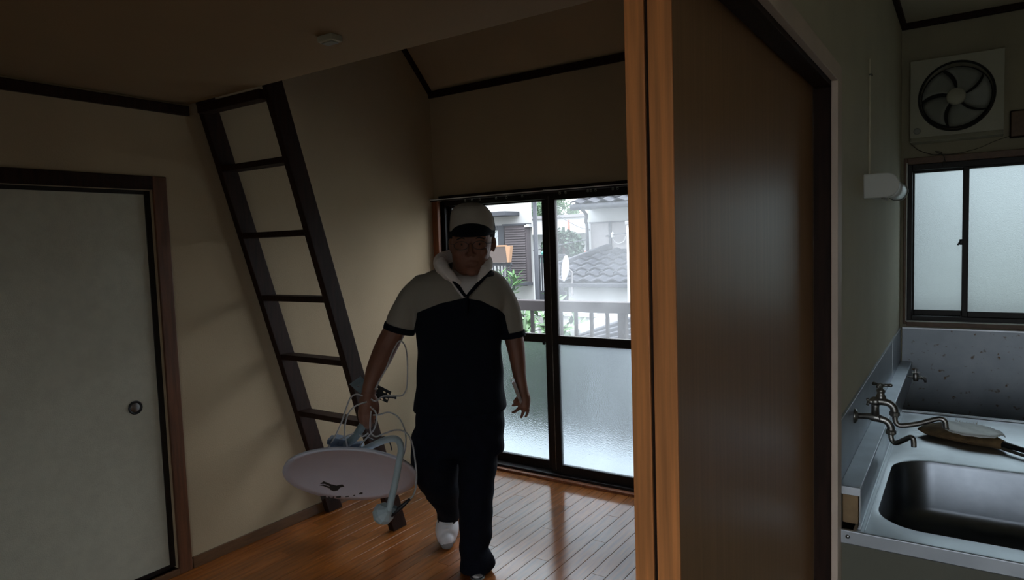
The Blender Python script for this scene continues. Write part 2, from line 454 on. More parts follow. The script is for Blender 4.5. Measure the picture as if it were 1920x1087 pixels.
# added glazed door, out of view behind the camera, lighting door edges and man
w4 = struct(obj('added_door', boxes((-0.20, -0.15, -1.58, -1.54, 0.05, 2.0), (1.20, 1.25, -1.58, -1.54, 0.05, 2.0), (-0.15, 1.20, -1.58, -1.54, 1.95, 2.0), (-0.15, 1.20, -1.58, -1.54, 0.05, 0.15)), M['bronze_alu']))
obj('clear_pane', boxes((-0.16, 1.21, -1.562, -1.558, 0.13, 1.97)), M['glass'], w4)
# loft floor seen as a low ceiling, roof slope behind it, kitchen ceiling
struct(obj('ceiling', boxes((XL, XP, -2.6, 1.825, 2.20, 2.36)), M['ceiling']))
bm = bmesh.new()
hexa(bm, [(XL, 3.60, 2.525), (XP, 3.60, 2.525), (XP, 2.15, 3.975), (XL, 2.15, 3.975), (XL, 3.70, 2.60), (XP, 3.70, 2.60), (XP, 2.2, 4.08), (XL, 2.2, 4.08)])
struct(obj('ceiling', bm, M['wallpaper']))
struct(obj('ceiling', boxes((-3.2, 1.62, -2.72, 2.25, 3.97, 4.05)), M['ceiling']))
struct(obj('ceiling', boxes((XK, 1.5, -2.6, YB, 2.42, 2.50)), M['kitchen_wall']))
struct(obj('trim_1', boxes((XK, 1.5, YB - 0.03, YB, 2.395, 2.42), (XK, XK + 0.02, 1.0, YB - 0.03, 2.395, 2.42)), M['dark_wood'], bevel=0.003))
# dark trims
struct(obj('trim_2', boxes((XL, XL + 0.02, -2.6, 1.825, 2.145, 2.19)), M['dark_wood'], bevel=0.003))
struct(obj('trim_3', boxes((XL, XP, YB - 0.022, YB, 2.50, 2.545)), M['dark_wood'], bevel=0.003))
bm = bmesh.new(); bar(bm, (XL + 0.012, 3.575, 2.535), (XL + 0.012, 2.15, 3.96), 0.022, 0.04, up=(0, 1, 1)); struct(obj('trim_4', bm, M['dark_wood'], bevel=0.002))
struct(obj('baseboard_left', boxes((XL, XL + 0.012, 1.70, YB - 0.01, 0.0, 0.055)), M['skirting'], bevel=0.002))

# closet sliding door (papered) in its frame
d1 = struct(obj('door_1', boxes((XL - 0.045, XL - 0.022, 0.66, 1.606, 0.05, 1.775)), M['fusuma'], bevel=0.001))
obj('edge_strip', boxes((XL - 0.048, XL - 0.018, 1.604, 1.632, 0.035, 1.79)), M['black_lacquer'], d1, bevel=0.002)
obj('edge_strip', boxes((XL - 0.048, XL - 0.018, 0.66, 1.604, 1.772, 1.792)), M['black_lacquer'], d1, bevel=0.002)
obj('edge_strip', boxes((XL - 0.048, XL - 0.018, 0.66, 1.604, 0.03, 0.052)), M['black_lacquer'], d1, bevel=0.002)
bm = bmesh.new()
lathe(bm, [(0.031, 0.0), (0.031, 0.005), (0.027, 0.0065), (0.024, 0.004), (0.022, 0.001), (0.010, 0.0008), (0.0, 0.0008)], (XL - 0.0225, 1.500, 0.822), (1, 0, 0), 32)
pull = obj('finger_pull', bm, M['black'], d1, smooth=True)
bm = bmesh.new(); lathe(bm, [(0.021, 0.0), (0.019, 0.0012), (0.0, 0.0016)], (XL - 0.0215, 1.500, 0.822), (1, 0, 0), 28)
obj('pull_plate', bm, M['dull_chrome'], pull, smooth=True)
struct(obj('trim_5', boxes((XL - 0.10, XL + 0.012, 1.632, 1.695, 0.0, 1.853)), M['brown_jamb'], bevel=0.003))
struct(obj('trim_6', boxes((XL - 0.10, XL + 0.012, -0.2, 1.632, 1.792, 1.853)), M['dark_wood'], bevel=0.003))
struct(obj('trim_7', boxes((XL - 0.10, XL + 0.012, -0.2, 1.632, 0.0, 0.030)), M['skirting'], bevel=0.003))

# two wooden sliding doors pushed together, with a jamb, head track and pale casing
def sliding_door(name, x0, x1, y0, y1, zt):
    bm = bmesh.new()
    d = struct(obj(name, boxes((x0 + 0.0015, x1 - 0.0015, y0 + 0.004, y1, 0.008, zt)), M['veneer']))
    obj('edge_stile', boxes((x0, x1 - 0.0008, y0, y0 + 0.004, 0.008, zt)), M['orange_wood'], d, bevel=0.001)
    return d
sliding_door('door_2', -0.321, -0.290, 0.783, 1.70, 1.845)
sliding_door('door_3', -0.353, -0.3265, 0.787, 1.70, 1.845)
# dark strip set into the slit between the leaves, standing in for shade
struct(obj('gap_shade_strip', boxes((-0.3262, -0.3213, 0.790, 0.795, 0.008, 1.84)), M['dark_wood']))
struct(obj('trim_9', boxes((-0.289, XK, 1.662, 1.69, 0, 1.835)), M['dark_wood'], bevel=0.001))
struct(obj('trim_10', boxes((XK, -0.236, 1.648, 1.705, 0, 1.832)), M['pale_casing'], bevel=0.0015))
struct(obj('trim_11', boxes((-0.285, XK, -2.6, 1.675, 1.822, 1.835)), M['dark_wood'], bevel=0.001))
struct(obj('trim_12', boxes((XK, -0.236, -2.6, 1.705, 1.832, 1.870)), M['pale_casing'], bevel=0.0015))

# ================================================================ WINDOW 1 (tall sliding window to the balcony)
w1 = struct(obj('window_1', boxes((-3.0, -2.975, 3.60, 3.69, 0.0, 1.80), (-1.285, -1.26, 3.60, 3.69, 0.0, 1.80), (-2.975, -1.285, 3.60, 3.69, 1.765, 1.80), (-2.975, -1.285, 3.57, 3.69, 0.0, 0.032)), M['bronze_alu'], bevel=0.002))
def sash(x0, x1, y0, y1, dirty, wl_, wr_):
    fr = obj('sash', boxes((x0, x0 + wl_, y0, y1, 0.032, 1.79), (x1 - wr_, x1, y0, y1, 0.032, 1.79), (x0 + wl_, x1 - wr_, y0, y1, 1.755, 1.79), (x0 + wl_, x1 - wr_, y0, y1, 0.032, 0.088)), M['bronze_alu'], w1, bevel=0.003)
    ym = (y0 + y1) / 2
    obj('mid_rail', boxes((x0 + wl_, x1 - wr_, y0 + 0.002, y1 - 0.002, 0.857, 0.912)), M['bronze_alu'], fr, bevel=0.003)
    obj('clear_pane', boxes((x0 + 0.02, x1 - 0.02, ym - 0.002, ym + 0.002, 0.905, 1.76)), M['glass_dirty' if dirty else 'glass'], fr)
    obj('frosted_pane', boxes((x0 + 0.02, x1 - 0.02, ym - 0.002, ym + 0.002, 0.08, 0.865)), M['frosted_right' if dirty else 'frosted'], fr)
    return fr
sl = sash(-2.975, -2.145, 3.640, 3.672, False, 0.028, 0.075)
sr = sash(-2.172, -1.285, 3.602, 3.634, True, 0.070, 0.03)
obj('sash_edge_strip', boxes((-2.146, -2.143, 3.598, 3.602, 0.05, 1.78)), M['dull_chrome'], sr)
obj('latch', boxes((-2.236, -2.220, 3.628, 3.640, 0.845, 0.862)), M['black'], sl, bevel=0.002)
# wooden window lining and sill
struct(obj('trim_13', boxes((-3.05, -3.0, 3.552, 3.69, 0.0, 1.80)), M['red_wood'], bevel=0.003))
struct(obj('trim_14', boxes((-3.0, -1.26, 3.566, 3.69, 1.80, 1.835)), M['dark_wood'], bevel=0.003))
struct(obj('trim_15', boxes((-3.05, -1.2, 3.535, 3.60, -0.01, 0.016)), M['red_wood'], bevel=0.003))

# curtain rail with its runners
cr = thing('curtain_rail', 'grey metal curtain rail along the top of the balcony window', 'curtain rail', (-2.15, 3.545, 1.81))
obj('track', boxes((-0.895, 1.0, -0.012, 0.010, -0.010, 0.004)), M['bronze_alu'], cr, bevel=0.002)
obj('track_lip', boxes((-0.895, 1.0, -0.0165, -0.012, -0.003, 0.003)), M['diffuser'], cr, bevel=0.001)
rm = None
for xx in (-0.60, -0.545, -0.48, -0.35, -0.27, -0.15, 0.12, 0.16, 0.31, 0.33, 0.36, 0.47, 0.50):
    if rm is None:
        bm = bmesh.new(); box(bm, -0.004, 0.004, -0.006, 0.004, -0.018, -0.010)
        tube(bm, [(0.007 * math.cos(a * 0.6283), 0, -0.022 + 0.005 * math.sin(a * 0.6283)) for a in range(11)], 0.0013, 6)
        rm = o = obj('runner', bm, M['grey_plastic'], cr)
    else:
        o = rm.copy(); COL.objects.link(o); o.parent = cr
    o.location = (xx, 0, 0)
for xx in (-0.89, 0.03, 0.9):
    obj('bracket', boxes((xx - 0.02, xx + 0.02, -0.014, 0.021, 0.003, 0.009)), M['grey_alu'], cr, bevel=0.001)

# small ceiling socket under the loft
cs = thing('ceiling_socket', 'small square lamp socket on the low ceiling', 'ceiling socket', (-1.745, 1.556, 2.20))
obj('socket_body', boxes((-0.034, 0.034, -0.024, 0.024, -0.022, 0.0)), M['cream_plastic'], cs, bevel=0.004)
obj('socket_face', boxes((-0.025, 0.025, -0.016, 0.016, -0.026, -0.022)), M['grey_plastic'], cs, bevel=0.002)

# ================================================================ LADDER
ld = thing('loft_ladder', 'dark brown wooden ladder leaning from the floor to the loft edge', 'ladder', (-2.76, 2.53, 0))
def rail_mesh(x0, x1):
    bm = bmesh.new()
    f = lambda z: -0.045 - 0.285 * z
    hexa(bm, [(x0, f(0), 0), (x1, f(0), 0), (x1, f(0) + 0.10, 0), (x0, f(0) + 0.10, 0), (x0, f(2.3), 2.3), (x1, f(2.3), 2.3), (x1, f(2.3) + 0.09, 2.3), (x0, f(2.3) + 0.09, 2.3)])
    return bm
obj('rail', rail_mesh(-0.27, -0.232), M['dark_wood'], ld, bevel=0.004)
obj('rail', rail_mesh(0.236, 0.274), M['dark_wood'], ld, bevel=0.004)
for z in (0.30, 0.615, 0.94, 1.26, 1.58, 1.905):
    yf = -0.043 - 0.285 * z
    obj('rung', boxes((-0.234, 0.238, yf, yf + 0.078, z - 0.014, z + 0.014)), M['dark_wood'], ld, bevel=0.003)
obj('top_board', boxes((-0.234, 0.238, -0.69, -0.63, 2.155, 2.198)), M['dark_wood'], ld, bevel=0.003)

# ================================================================ KITCHEN
# window 2
w2 = struct(obj('window_2', boxes((-0.222, -0.204, 3.565, 3.66, 1.083, 1.792), (0.70, 0.74, 3.565, 3.66, 1.083, 1.792), (-0.204, 0.70, 3.565, 3.66, 1.766, 1.792), (-0.204, 0.70, 3.565, 3.66, 1.083, 1.105)), M['bronze_alu'], bevel=0.002))
s_ = obj('sash', boxes((-0.204, -0.197, 3.61, 3.63, 1.105, 1.766), (-0.014, 0.006, 3.60, 3.63, 1.105, 1.766), (-0.197, -0.014, 3.61, 3.63, 1.105, 1.130), (-0.197, -0.014, 3.61, 3.63, 1.755, 1.766)), M['bronze_alu'], w2, bevel=0.002)
obj('frosted_pane', boxes((-0.199, -0.010, 3.618, 3.622, 1.126, 1.760)), M['frosted_kitchen'], s_)
s2 = obj('sash', boxes((-0.012, 0.010, 3.575, 3.598, 1.105, 1.766), (0.67, 0.70, 3.575, 3.598, 1.105, 1.766), (0.010, 0.67, 3.575, 3.598, 1.105, 1.130), (0.010, 0.67, 3.575, 3.598, 1.757, 1.766)), M['bronze_alu'], w2, bevel=0.002)
obj('frosted_pane', boxes((0.006, 0.674, 3.585, 3.589, 1.126, 1.760)), M['frosted_kitchen'], s2)
lt = obj('latch', boxes((-0.024, -0.010, 3.588, 3.600, 1.425, 1.450)), M['black'], w2, bevel=0.002)
bm = bmesh.new(); bar(bm, (-0.017, 3.590, 1.447), (-0.030, 3.584, 1.424), 0.007, 0.006, up=(0, 1, 0)); obj('latch_lever', bm, M['black'], lt, bevel=0.001)
struct(obj('trim_16', boxes((-0.236, -0.222, 3.555, 3.60, 1.068, 1.822), (-0.222, 0.74, 3.555, 3.60, 1.792, 1.822), (-0.222, 0.74, 3.545, 3.60, 1.060, 1.083)), M['skirting'], bevel=0.002))
struct(obj('trim_17', boxes((-0.2265, -0.222, 3.553, 3.565, 1.080, 1.80), (-0.222, 0.74, 3.543, 3.565, 1.080, 1.0845)), M['white_plastic'], bevel=0.0008))

# stainless sheets on the kitchen walls, the second one behind the stove bay
sp = thing('steel_splash_sheet', 'rust speckled stainless sheet covering the wall under the frosted kitchen window', 'splashback', (0.3, 3.574, 0.30))
obj('sheet', boxes((-0.540, 1.15, -0.004, 0.003, 0.0, 0.752)), M['rust_steel'], sp)
obj('fold', boxes((-0.540, 1.15, -0.008, -0.004, 0.744, 0.752)), M['steel'], sp, bevel=0.001)
sp2 = thing('steel_side_sheet', 'narrow stainless sheet on the side wall behind the taps', 'splashback', (-0.246, 2.6, 0.78))
obj('sheet', boxes((-0.004, 0.0, -0.86, 0.972, 0.0, 0.268)), M['steel_dull'], sp2)
obj('fold', boxes((-0.002, 0.003, -0.86, 0.972, 0.265, 0.269)), M['steel'], sp2, bevel=0.0005)
obj('seam', boxes((0.0, 0.0015, 0.55, 0.56, 0.0, 0.265)), M['steel'], sp2)

# sink unit: pressed top with a rounded basin, bead, front lip, raised pipe ledge, side board
sk = thing('sink_unit', 'old stainless sink unit with a rounded basin and cream side board', 'sink', (0.0, 2.3, 0.0))
def rrect(x0, x1, y0, y1, r, n=8):
    pts = []
    for cx, cy, a0 in ((x1 - r, y1 - r, 0), (x0 + r, y1 - r, 90), (x0 + r, y0 + r, 180), (x1 - r, y0 + r, 270)):
        for i in range(n + 1):
            a = math.radians(a0 + 90 * i / n); pts.append((cx + r * math.cos(a), cy + r * math.sin(a)))
    return pts
# worktop plate with a hole, made as a ring between the outer outline and the basin mouth
def ring_between(bm, outer, inner, z0, z1):
    n = len(inner)
    a = [bm.verts.new((p[0], p[1], z0)) for p in outer]; b = [bm.verts.new((p[0], p[1], z1)) for p in inner]
    for i in range(n):
        bm.faces.new((a[i], a[(i + 1) % n], b[(i + 1) % n], b[i]))
    return a, b
def outline(x0, x1, y0, y1, like, c):
    """points on a rectangle in the same angular order as the ring 'like'"""
    out = []
    for px, py in like:
        dx, dy = px - c[0], py - c[1]
        s = min(((x1 if dx > 0 else x0) - c[0]) / dx if abs(dx) > 1e-9 else 1e9, ((y1 if dy > 0 else y0) - c[1]) / dy if abs(dy) > 1e-9 else 1e9)
        out.append((c[0] + dx * s, c[1] + dy * s))
    cs_ = [(x1, y1), (x0, y1), (x0, y0), (x1, y0)]
    for q in cs_:
        i = min(range(len(out)), key=lambda i: (out[i][0] - q[0]) ** 2 + (out[i][1] - q[1]) ** 2); out[i] = q
    return out
mouth = rrect(-0.176, 0.34, -0.518, 0.048, 0.105)
mo2 = rrect(-0.186, 0.35, -0.528, 0.058, 0.115)
mo3 = rrect(-0.172, 0.336, -0.514, 0.044, 0.101)
bm = bmesh.new()
cxy = (0.08, -0.235)
a, b = ring_between(bm, outline(-0.212, 0.42, -0.595, 0.655, mo2, cxy), mo2, 0.80, 0.80)
c_ = [bm.verts.new((p[0], p[1], 0.797)) for p in mouth]
n = len(b)
for i in range(n):
    bm.faces.new((b[i], b[(i + 1) % n], c_[(i + 1) % n], c_[i]))
obj('worktop', bm, M['steel'], sk, smooth=True)
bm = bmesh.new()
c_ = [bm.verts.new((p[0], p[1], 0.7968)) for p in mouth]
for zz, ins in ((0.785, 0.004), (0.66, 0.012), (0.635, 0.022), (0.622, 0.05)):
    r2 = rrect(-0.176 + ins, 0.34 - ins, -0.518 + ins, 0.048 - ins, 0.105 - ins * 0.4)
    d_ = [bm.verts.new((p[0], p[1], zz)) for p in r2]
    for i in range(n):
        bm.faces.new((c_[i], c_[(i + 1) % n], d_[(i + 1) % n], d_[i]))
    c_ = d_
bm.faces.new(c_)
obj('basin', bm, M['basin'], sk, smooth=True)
obj('bead', boxes((-0.204, -0.1965, -0.585, 0.64, 0.7995, 0.804), (-0.190, -0.187, -0.585, 0.64, 0.7995, 0.802)), M['steel'], sk, bevel=0.0015)
obj('back_bead', boxes((-0.20, 0.42, 0.648, 0.658, 0.7995, 0.808)), M['steel'], sk, bevel=0.0025)
obj('front_lip', boxes((-0.240, 0.42, -0.603, -0.593, 0.768, 0.802)), M['steel_dull'], sk, bevel=0.003)
obj('back_lip', boxes((-0.240, 0.42, 0.656, 0.664, 0.60, 0.80)), M['steel_dull'], sk, bevel=0.001)
bm = bmesh.new(); lathe(bm, [(0.005, 0), (0.005, 0.001), (0.003, 0.0025), (0, 0.003)], (-0.222, -0.603, 0.787), (0, -1, 0), 14); obj('screw', bm, M['chrome'], sk, smooth=True)
bm = bmesh.new(); bar(bm, (-0.226, -0.6065, 0.789), (-0.218, -0.6065, 0.785), 0.001, 0.001, up=(0, 1, 0)); obj('screw_slot', bm, M['black'], sk)
obj('side_board', boxes((-0.238, 0.42, -0.594, -0.575, 0.06, 0.770)), M['cabinet'], sk, bevel=0.002)
obj('far_board', boxes((-0.238, 0.42, 0.64, 0.656, 0.06, 0.62)), M['cabinet'], sk, bevel=0.002)
obj('ledge_top', boxes((-0.246, -0.200, -0.555, 1.268, 0.886, 0.892)), M['steel_ledge'], sk, bevel=0.002)
obj('ledge_face', boxes((-0.2035, -0.200, -0.555, 1.268, 0.80, 0.886)), M['steel'], sk)
obj('ledge_end', boxes((-0.246, -0.200, -0.560, -0.555, 0.872, 0.892)), M['steel_ledge'], sk, bevel=0.001)
obj('ledge_block', boxes((-0.240, -0.206, -0.552, -0.535, 0.80, 0.872)), M['raw_wood'], sk, bevel=0.002)
bm = bmesh.new(); lathe(bm, [(0.035, 0), (0.035, 0.004), (0.026, 0.006), (0.0, 0.006)], (0.12, -0.2, 0.6225), (0, 0, 1), 24); obj('drain', bm, M['dull_chrome'], sk, smooth=True)

# wall tap with two swivel spouts
tp = thing('wall_tap', 'old chrome two-spout tap on the side wall over the sink basin', 'tap', (-0.246, 2.005, 1.0))
CH = M['dull_chrome']
bm = bmesh.new(); lathe(bm, [(0.020, 0.0), (0.020, 0.003), (0.014, 0.008), (0.008, 0.010)], (0, 0, 0.0), (1, 0, 0), 24); obj('flange', bm, CH, tp, smooth=True)
bm = bmesh.new(); tube(bm, [(-0.0, 0, 0.0), (0.045, 0, 0.004), (0.062, 0, 0.0)], [0.0075, 0.0085, 0.0105], 14); obj('supply_pipe', bm, CH, tp, smooth=True)
bm = bmesh.new()
tube(bm, smooth_path([(0.036, 0, 0.003, 0.009), (0.048, 0, 0.002, 0.0115), (0.062, 0, -0.001, 0.010), (0.077, 0, -0.006, 0.009), (0.086, 0, -0.018, 0.009), (0.087, 0, -0.030, 0.010)], 5), [q[3] for q in smooth_path([(0.036, 0, 0.003, 0.009), (0.048, 0, 0.002, 0.0115), (0.062, 0, -0.001, 0.010), (0.077, 0, -0.006, 0.009), (0.086, 0, -0.018, 0.009), (0.087, 0, -0.030, 0.010)], 5)], 14)
tube(bm, [(0.050, 0, 0.0), (0.050, 0, 0.030), (0.051, 0, 0.052)], [0.0105, 0.0095, 0.0125], 14)
ellipsoid(bm, (0.050, 0, 0.045), (0.0145, 0.0145, 0.013), 16)
pth = smooth_path([(0.052, 0, 0.046, 0.011), (0.070, 0, 0.046, 0.010), (0.084, 0, 0.042, 0.0095), (0.093, 0, 0.032, 0.0095), (0.095, 0, 0.020, 0.010)], 5)
tube(bm, pth, [q[3] for q in pth], 14)
obj('body', bm, CH, tp, smooth=True)
for nx, nz in ((0.095, 0.016), (0.087, -0.034)):
    bm = bmesh.new(); lathe(bm, [(0.010, 0), (0.0128, 0.002), (0.0128, 0.010), (0.0105, 0.013)], (nx, 0, nz - 0.006), (0, 0, 1), 8); obj('nut', bm, CH, tp, bevel=0.0008)
bm = bmesh.new()
tube(bm, smooth_path([(0.096, 0, 0.012), (0.097, 0, -0.002), (0.102, 0, -0.011), (0.114, 0, -0.013), (0.150, 0, -0.003), (0.185, 0, 0.012), (0.199, 0, 0.015), (0.207, 0, 0.009), (0.209, 0, -0.008)], 6), 0.0065, 14)
obj('upper_spout', bm, CH, tp, smooth=True)
bm = bmesh.new()
tube(bm, smooth_path([(0.087, 0, -0.038), (0.088, -0.002, -0.050), (0.093, -0.005, -0.058), (0.102, -0.010, -0.058), (0.120, -0.03, -0.042), (0.133, -0.045, -0.030), (0.139, -0.05, -0.030), (0.1415, -0.05, -0.037), (0.142, -0.05, -0.052)], 6), 0.0065, 14)
obj('lower_spout', bm, CH, tp, smooth=True)
bm = bmesh.new()
lathe(bm, [(0.012, 0), (0.013, 0.006), (0.010, 0.012), (0.008, 0.018), (0.0105, 0.021), (0.0105, 0.026), (0.006, 0.028), (0.005, 0.034)], (0.063, 0, 0.052), (0, 0, 1), 14)
obj('valve_bonnet', bm, CH, tp, smooth=True)
def tap_handle(parent, c, r, name='handle'):
    bm = bmesh.new(); ellipsoid(bm, c, (0.009, 0.009, 0.0055), 12)
    for ang in (20, 140, 260):
        a = math.radians(ang); d = Vector((math.cos(a), math.sin(a), 0))
        tube(bm, [Vector(c) + d * 0.004, Vector(c) + d * r * 0.6, Vector(c) + d * r], [0.0042, 0.0038, 0.005], 10)
        ellipsoid(bm, Vector(c) + d * r, (0.0056, 0.0056, 0.005), 10)
    return obj(name, bm, CH, parent, smooth=True)
tap_handle(tp, (0.063, 0, 0.090), 0.023)
bm = bmesh.new(); tube(bm, [(0.050, 0, 0.045), (0.036, -0.012, 0.045)], [0.007, 0.006], 10)
for dz in (-0.009, 0.009):
    tube(bm, [(0.035, -0.013, 0.045), (0.033, -0.016, 0.045 + dz)], 0.0035, 8)
obj('side_valve', bm, CH, tp, smooth=True)

# second, smaller gas cock at the far end
gc = thing('gas_cock', 'small chrome gas cock at the far corner above the stove bay', 'gas cock', (-0.199, 3.30, 0.872))
bm = bmesh.new(); tube(bm, [(-0.004, 0, 0.0), (0.022, 0, 0.0)], 0.0045, 10); obj('pipe', bm, CH, gc, smooth=True)
bm = bmesh.new(); lathe(bm, [(0.009, -0.016), (0.011, -0.010), (0.011, 0.012), (0.008, 0.018)], (0.028, 0, 0), (0, 0, 1), 14); obj('body', bm, CH, gc, smooth=True)
bm = bmesh.new(); tube(bm, [(0.036, 0, -0.001), (0.056, 0, -0.003)], [0.007, 0.006], 10); lathe(bm, [(0.008, 0), (0.008, 0.004)], (0.046, 0, 0.0), (1, 0, 0), 12); lathe(bm, [(0.0075, 0), (0.0075, 0.003)], (0.056, 0, -0.003), (1, 0, 0), 12)
tube(bm, [(0.062, 0, 0.002), (0.064, 0, -0.020)], 0.005, 10); obj('nozzle', bm, CH, gc, smooth=True)
bm = bmesh.new(); bar(bm, (0.014, 0.0, 0.019), (0.044, 0, 0.021), 0.008, 0.005); tube(bm, [(0.028, 0, 0.015), (0.028, 0, 0.036)], [0.006, 0.0045], 10); ellipsoid(bm, (0.028, 0, 0.036), (0.006, 0.006, 0.004), 10); obj('lever', bm, CH, gc, bevel=0.001)

# short broom lying on the worktop
br = thing('hand_broom', 'brown bristle hand broom with white plastic cover and black handle lying by the sink', 'broom', (-0.05, 2.70, 0.80))
random.seed(3)
hd = Vector((0.24, -0.20, 0)).normalized(); sd_ = Vector((-hd.y, hd.x, 0))
bm = bmesh.new()      # wrapped head: flat teardrop body
tipv = Vector((0.155, -0.150, 0.022))
prof = [(0.0, 0.016, 0.014), (0.03, 0.030, 0.017), (0.08, 0.062, 0.020), (0.14, 0.085, 0.022), (0.20, 0.098, 0.020), (0.235, 0.085, 0.014)]
rings = []
for d_, hw, hh in prof:
    c = tipv - hd * d_
    rings.append([bm.verts.new(c + sd_ * (hw * math.cos(a)) + Vector((0, 0, hh * math.sin(a) - 0.002))) for a in [6.2832 * i / 20 for i in range(20)]])
for A_, B_ in zip(rings, rings[1:]):
    for i in range(20):
        bm.faces.new((A_[i], A_[(i + 1) % 20], B_[(i + 1) % 20], B_[i]))
bm.faces.new(rings[0]); bm.faces.new(rings[-1])
obj('head', bm, M['bristle'], br, smooth=True)
bm = bmesh.new()      # loose bristles around the rim
for i in range(420):
    q = random.random(); dd = 0.05 + 0.19 * q
    hw = 0.035 + 0.065 * min(1, dd / 0.19)
    s = random.choice((-1, 1)) * (hw * (0.75 + 0.3 * random.random())) if q < 0.75 else random.uniform(-1, 1) * 0.098
    p = tipv - hd * dd + sd_ * s + Vector((0, 0, random.uniform(-0.014, 0.010)))
    o_ = (-hd * random.uniform(0.2, 1.0) + sd_ * (s * 9) + Vector((0, 0, random.uniform(-0.2, 0.5)))).normalized()
    q2 = p + o_ * random.uniform(0.015, 0.04); q2.z = max(q2.z, 0.003); p.z = max(p.z, 0.003)
    w_ = o_.cross(Vector((0, 0, 1))).normalized() * 0.0011
    vs = [bm.verts.new(p - w_), bm.verts.new(p + w_), bm.verts.new(q2)]
    bm.faces.new(vs)
bo = obj('bristles', bm, M['bristle'], br); bo['kind'] = 'stuff'
bm = bmesh.new()      # white cover on top
cv = []
NX, NY = 14, 14
for i in range(NX + 1):
    row = []
    d_ = 0.02 + 0.20 * i / NX
    hw = [0.022, 0.036, 0.050, 0.062, 0.070, 0.074, 0.076, 0.077, 0.076, 0.072, 0.066, 0.056, 0.042, 0.026, 0.010][i]
    for j in range(NY + 1):
        s = (j / NY * 2 - 1)
        hh = 0.021 * math.sqrt(max(0, 1 - (s * 0.72) ** 2)) + 0.0025 * math.sin(9 * s + i) * math.cos(i * 1.3 + s * 3)
        row.append(bm.verts.new(tipv - hd * d_ + sd_ * (hw * s + 0.012) + Vector((0, 0, hh + 0.001))))
    cv.append(row)
for i in range(NX):
    for j in range(NY):
        bm.faces.new((cv[i][j], cv[i + 1][j], cv[i + 1][j + 1], cv[i][j + 1]))
o = obj('cover', bm, M['white_sheet'], br, smooth=True)
md = o.modifiers.new('thick', 'SOLIDIFY'); md.thickness = 0.0015
bm = bmesh.new(); tube(bm, [tipv - hd * 0.012, tipv + hd * 0.02, tipv + hd * 0.05, tipv + hd * 0.36], [0.012, 0.010, 0.0085, 0.0085], 12); obj('handle', bm, M['black'], br, smooth=True)
bm = bmesh.new(); tube(bm, [tipv + hd * 0.005 + sd_ * -0.012 + Vector((0, 0, -0.010)), tipv + hd * 0.33 + sd_ * -0.03 + Vector((0, 0, -0.014))], 0.005, 10); obj('handle_rod', bm, M['grey_alu'], br, smooth=True)

# exhaust fan over the kitchen window
fan = thing('exhaust_fan', 'square yellowed exhaust fan with five blades above the kitchen window', 'exhaust fan', (-0.042, 3.58, 2.07))
bm = bmesh.new()      # front plate with a round opening
nn = 48; circ = [(0.134 * math.cos(6.2832 * i / nn), 0.142 * math.sin(6.2832 * i / nn)) for i in range(nn)]
rect = outline(-0.170, 0.168, -0.163, 0.172, circ, (0, 0))
A1 = [bm.verts.new((p[0], -0.045, p[1])) for p in rect]; B1 = [bm.verts.new((p[0], -0.045, p[1])) for p in circ]
C1 = [bm.verts.new((p[0] * 0.97, -0.005, p[1] * 0.97)) for p in circ]; D1 = [bm.verts.new((p[0], -0.005, p[1])) for p in rect]
for i in range(nn):
    j = (i + 1) % nn
    bm.faces.new((A1[i], A1[j], B1[j], B1[i])); bm.faces.new((B1[i], B1[j], C1[j], C1[i])); bm.faces.new((A1[j], A1[i], D1[i], D1[j]))
obj('housing', bm, M['cream_plastic'], fan)
bm = bmesh.new(); tube(bm, [(0.137 * math.cos(6.2832 * i / 48), -0.045, 0.145 * math.sin(6.2832 * i / 48)) for i in range(49)], 0.005, 8, cap=False); obj('ring', bm, M['dark_void'], fan, smooth=True)
bm = bmesh.new(); lathe(bm, [(0.133, 0), (0.133, 0.003)], (0, -0.003, 0), (0, -1, 0), 40); obj('duct', bm, M['dark_void'], fan)
bm = bmesh.new()
prism(bm, [(-0.170, -0.045, -0.163), (-0.170, -0.062, -0.184), (-0.170, -0.010, -0.190), (-0.170, -0.004, -0.163)], (0.338, 0, 0)); obj('drip_tray', bm, M['cream_plastic'], fan, bevel=0.003)
bm = bmesh.new(); lathe(bm, [(0.036, 0.0), (0.036, 0.022), (0.030, 0.028), (0.0, 0.030)], (0, -0.016, 0), (0, -1, 0), 32); obj('hub', bm, M['cream_plastic'], fan, smooth=True)
bl = None
for k in range(5):
    if bl is None:
        bm = bmesh.new(); g = []
        for i in range(8):
            r = 0.026 + 0.100 * i / 7; row = []
            for j in range(7):
                th = (j / 6 - 0.5) * (0.95 + 0.22 * i / 7) + 0.42 * (i / 7) ** 1.3
                row.append(bm.verts.new((r * math.cos(th), -0.022 - 0.022 * (j / 6 - 0.5), r * math.sin(th))))
            g.append(row)
        for i in range(7):
            for j in range(6):
                bm.faces.new((g[i][j], g[i + 1][j], g[i + 1][j + 1], g[i][j + 1]))
        bl = o = obj('blade', bm, M['grey_plastic'], fan, smooth=True)
        md = o.modifiers.new('thick', 'SOLIDIFY'); md.thickness = 0.002
    else:
        o = bl.copy(); COL.objects.link(o); o.parent = fan
    o.rotation_euler = (0, math.radians(20 + 72 * k), 0)
bm = bmesh.new(); lathe(bm, [(0.014, 0), (0.014, 0.002), (0.010, 0.003), (0, 0.003)], (-0.144, -0.045, -0.135), (0, -1, 0), 24); obj('round_badge', bm, M['grey_plastic'], fan, smooth=True)
bm = bmesh.new()
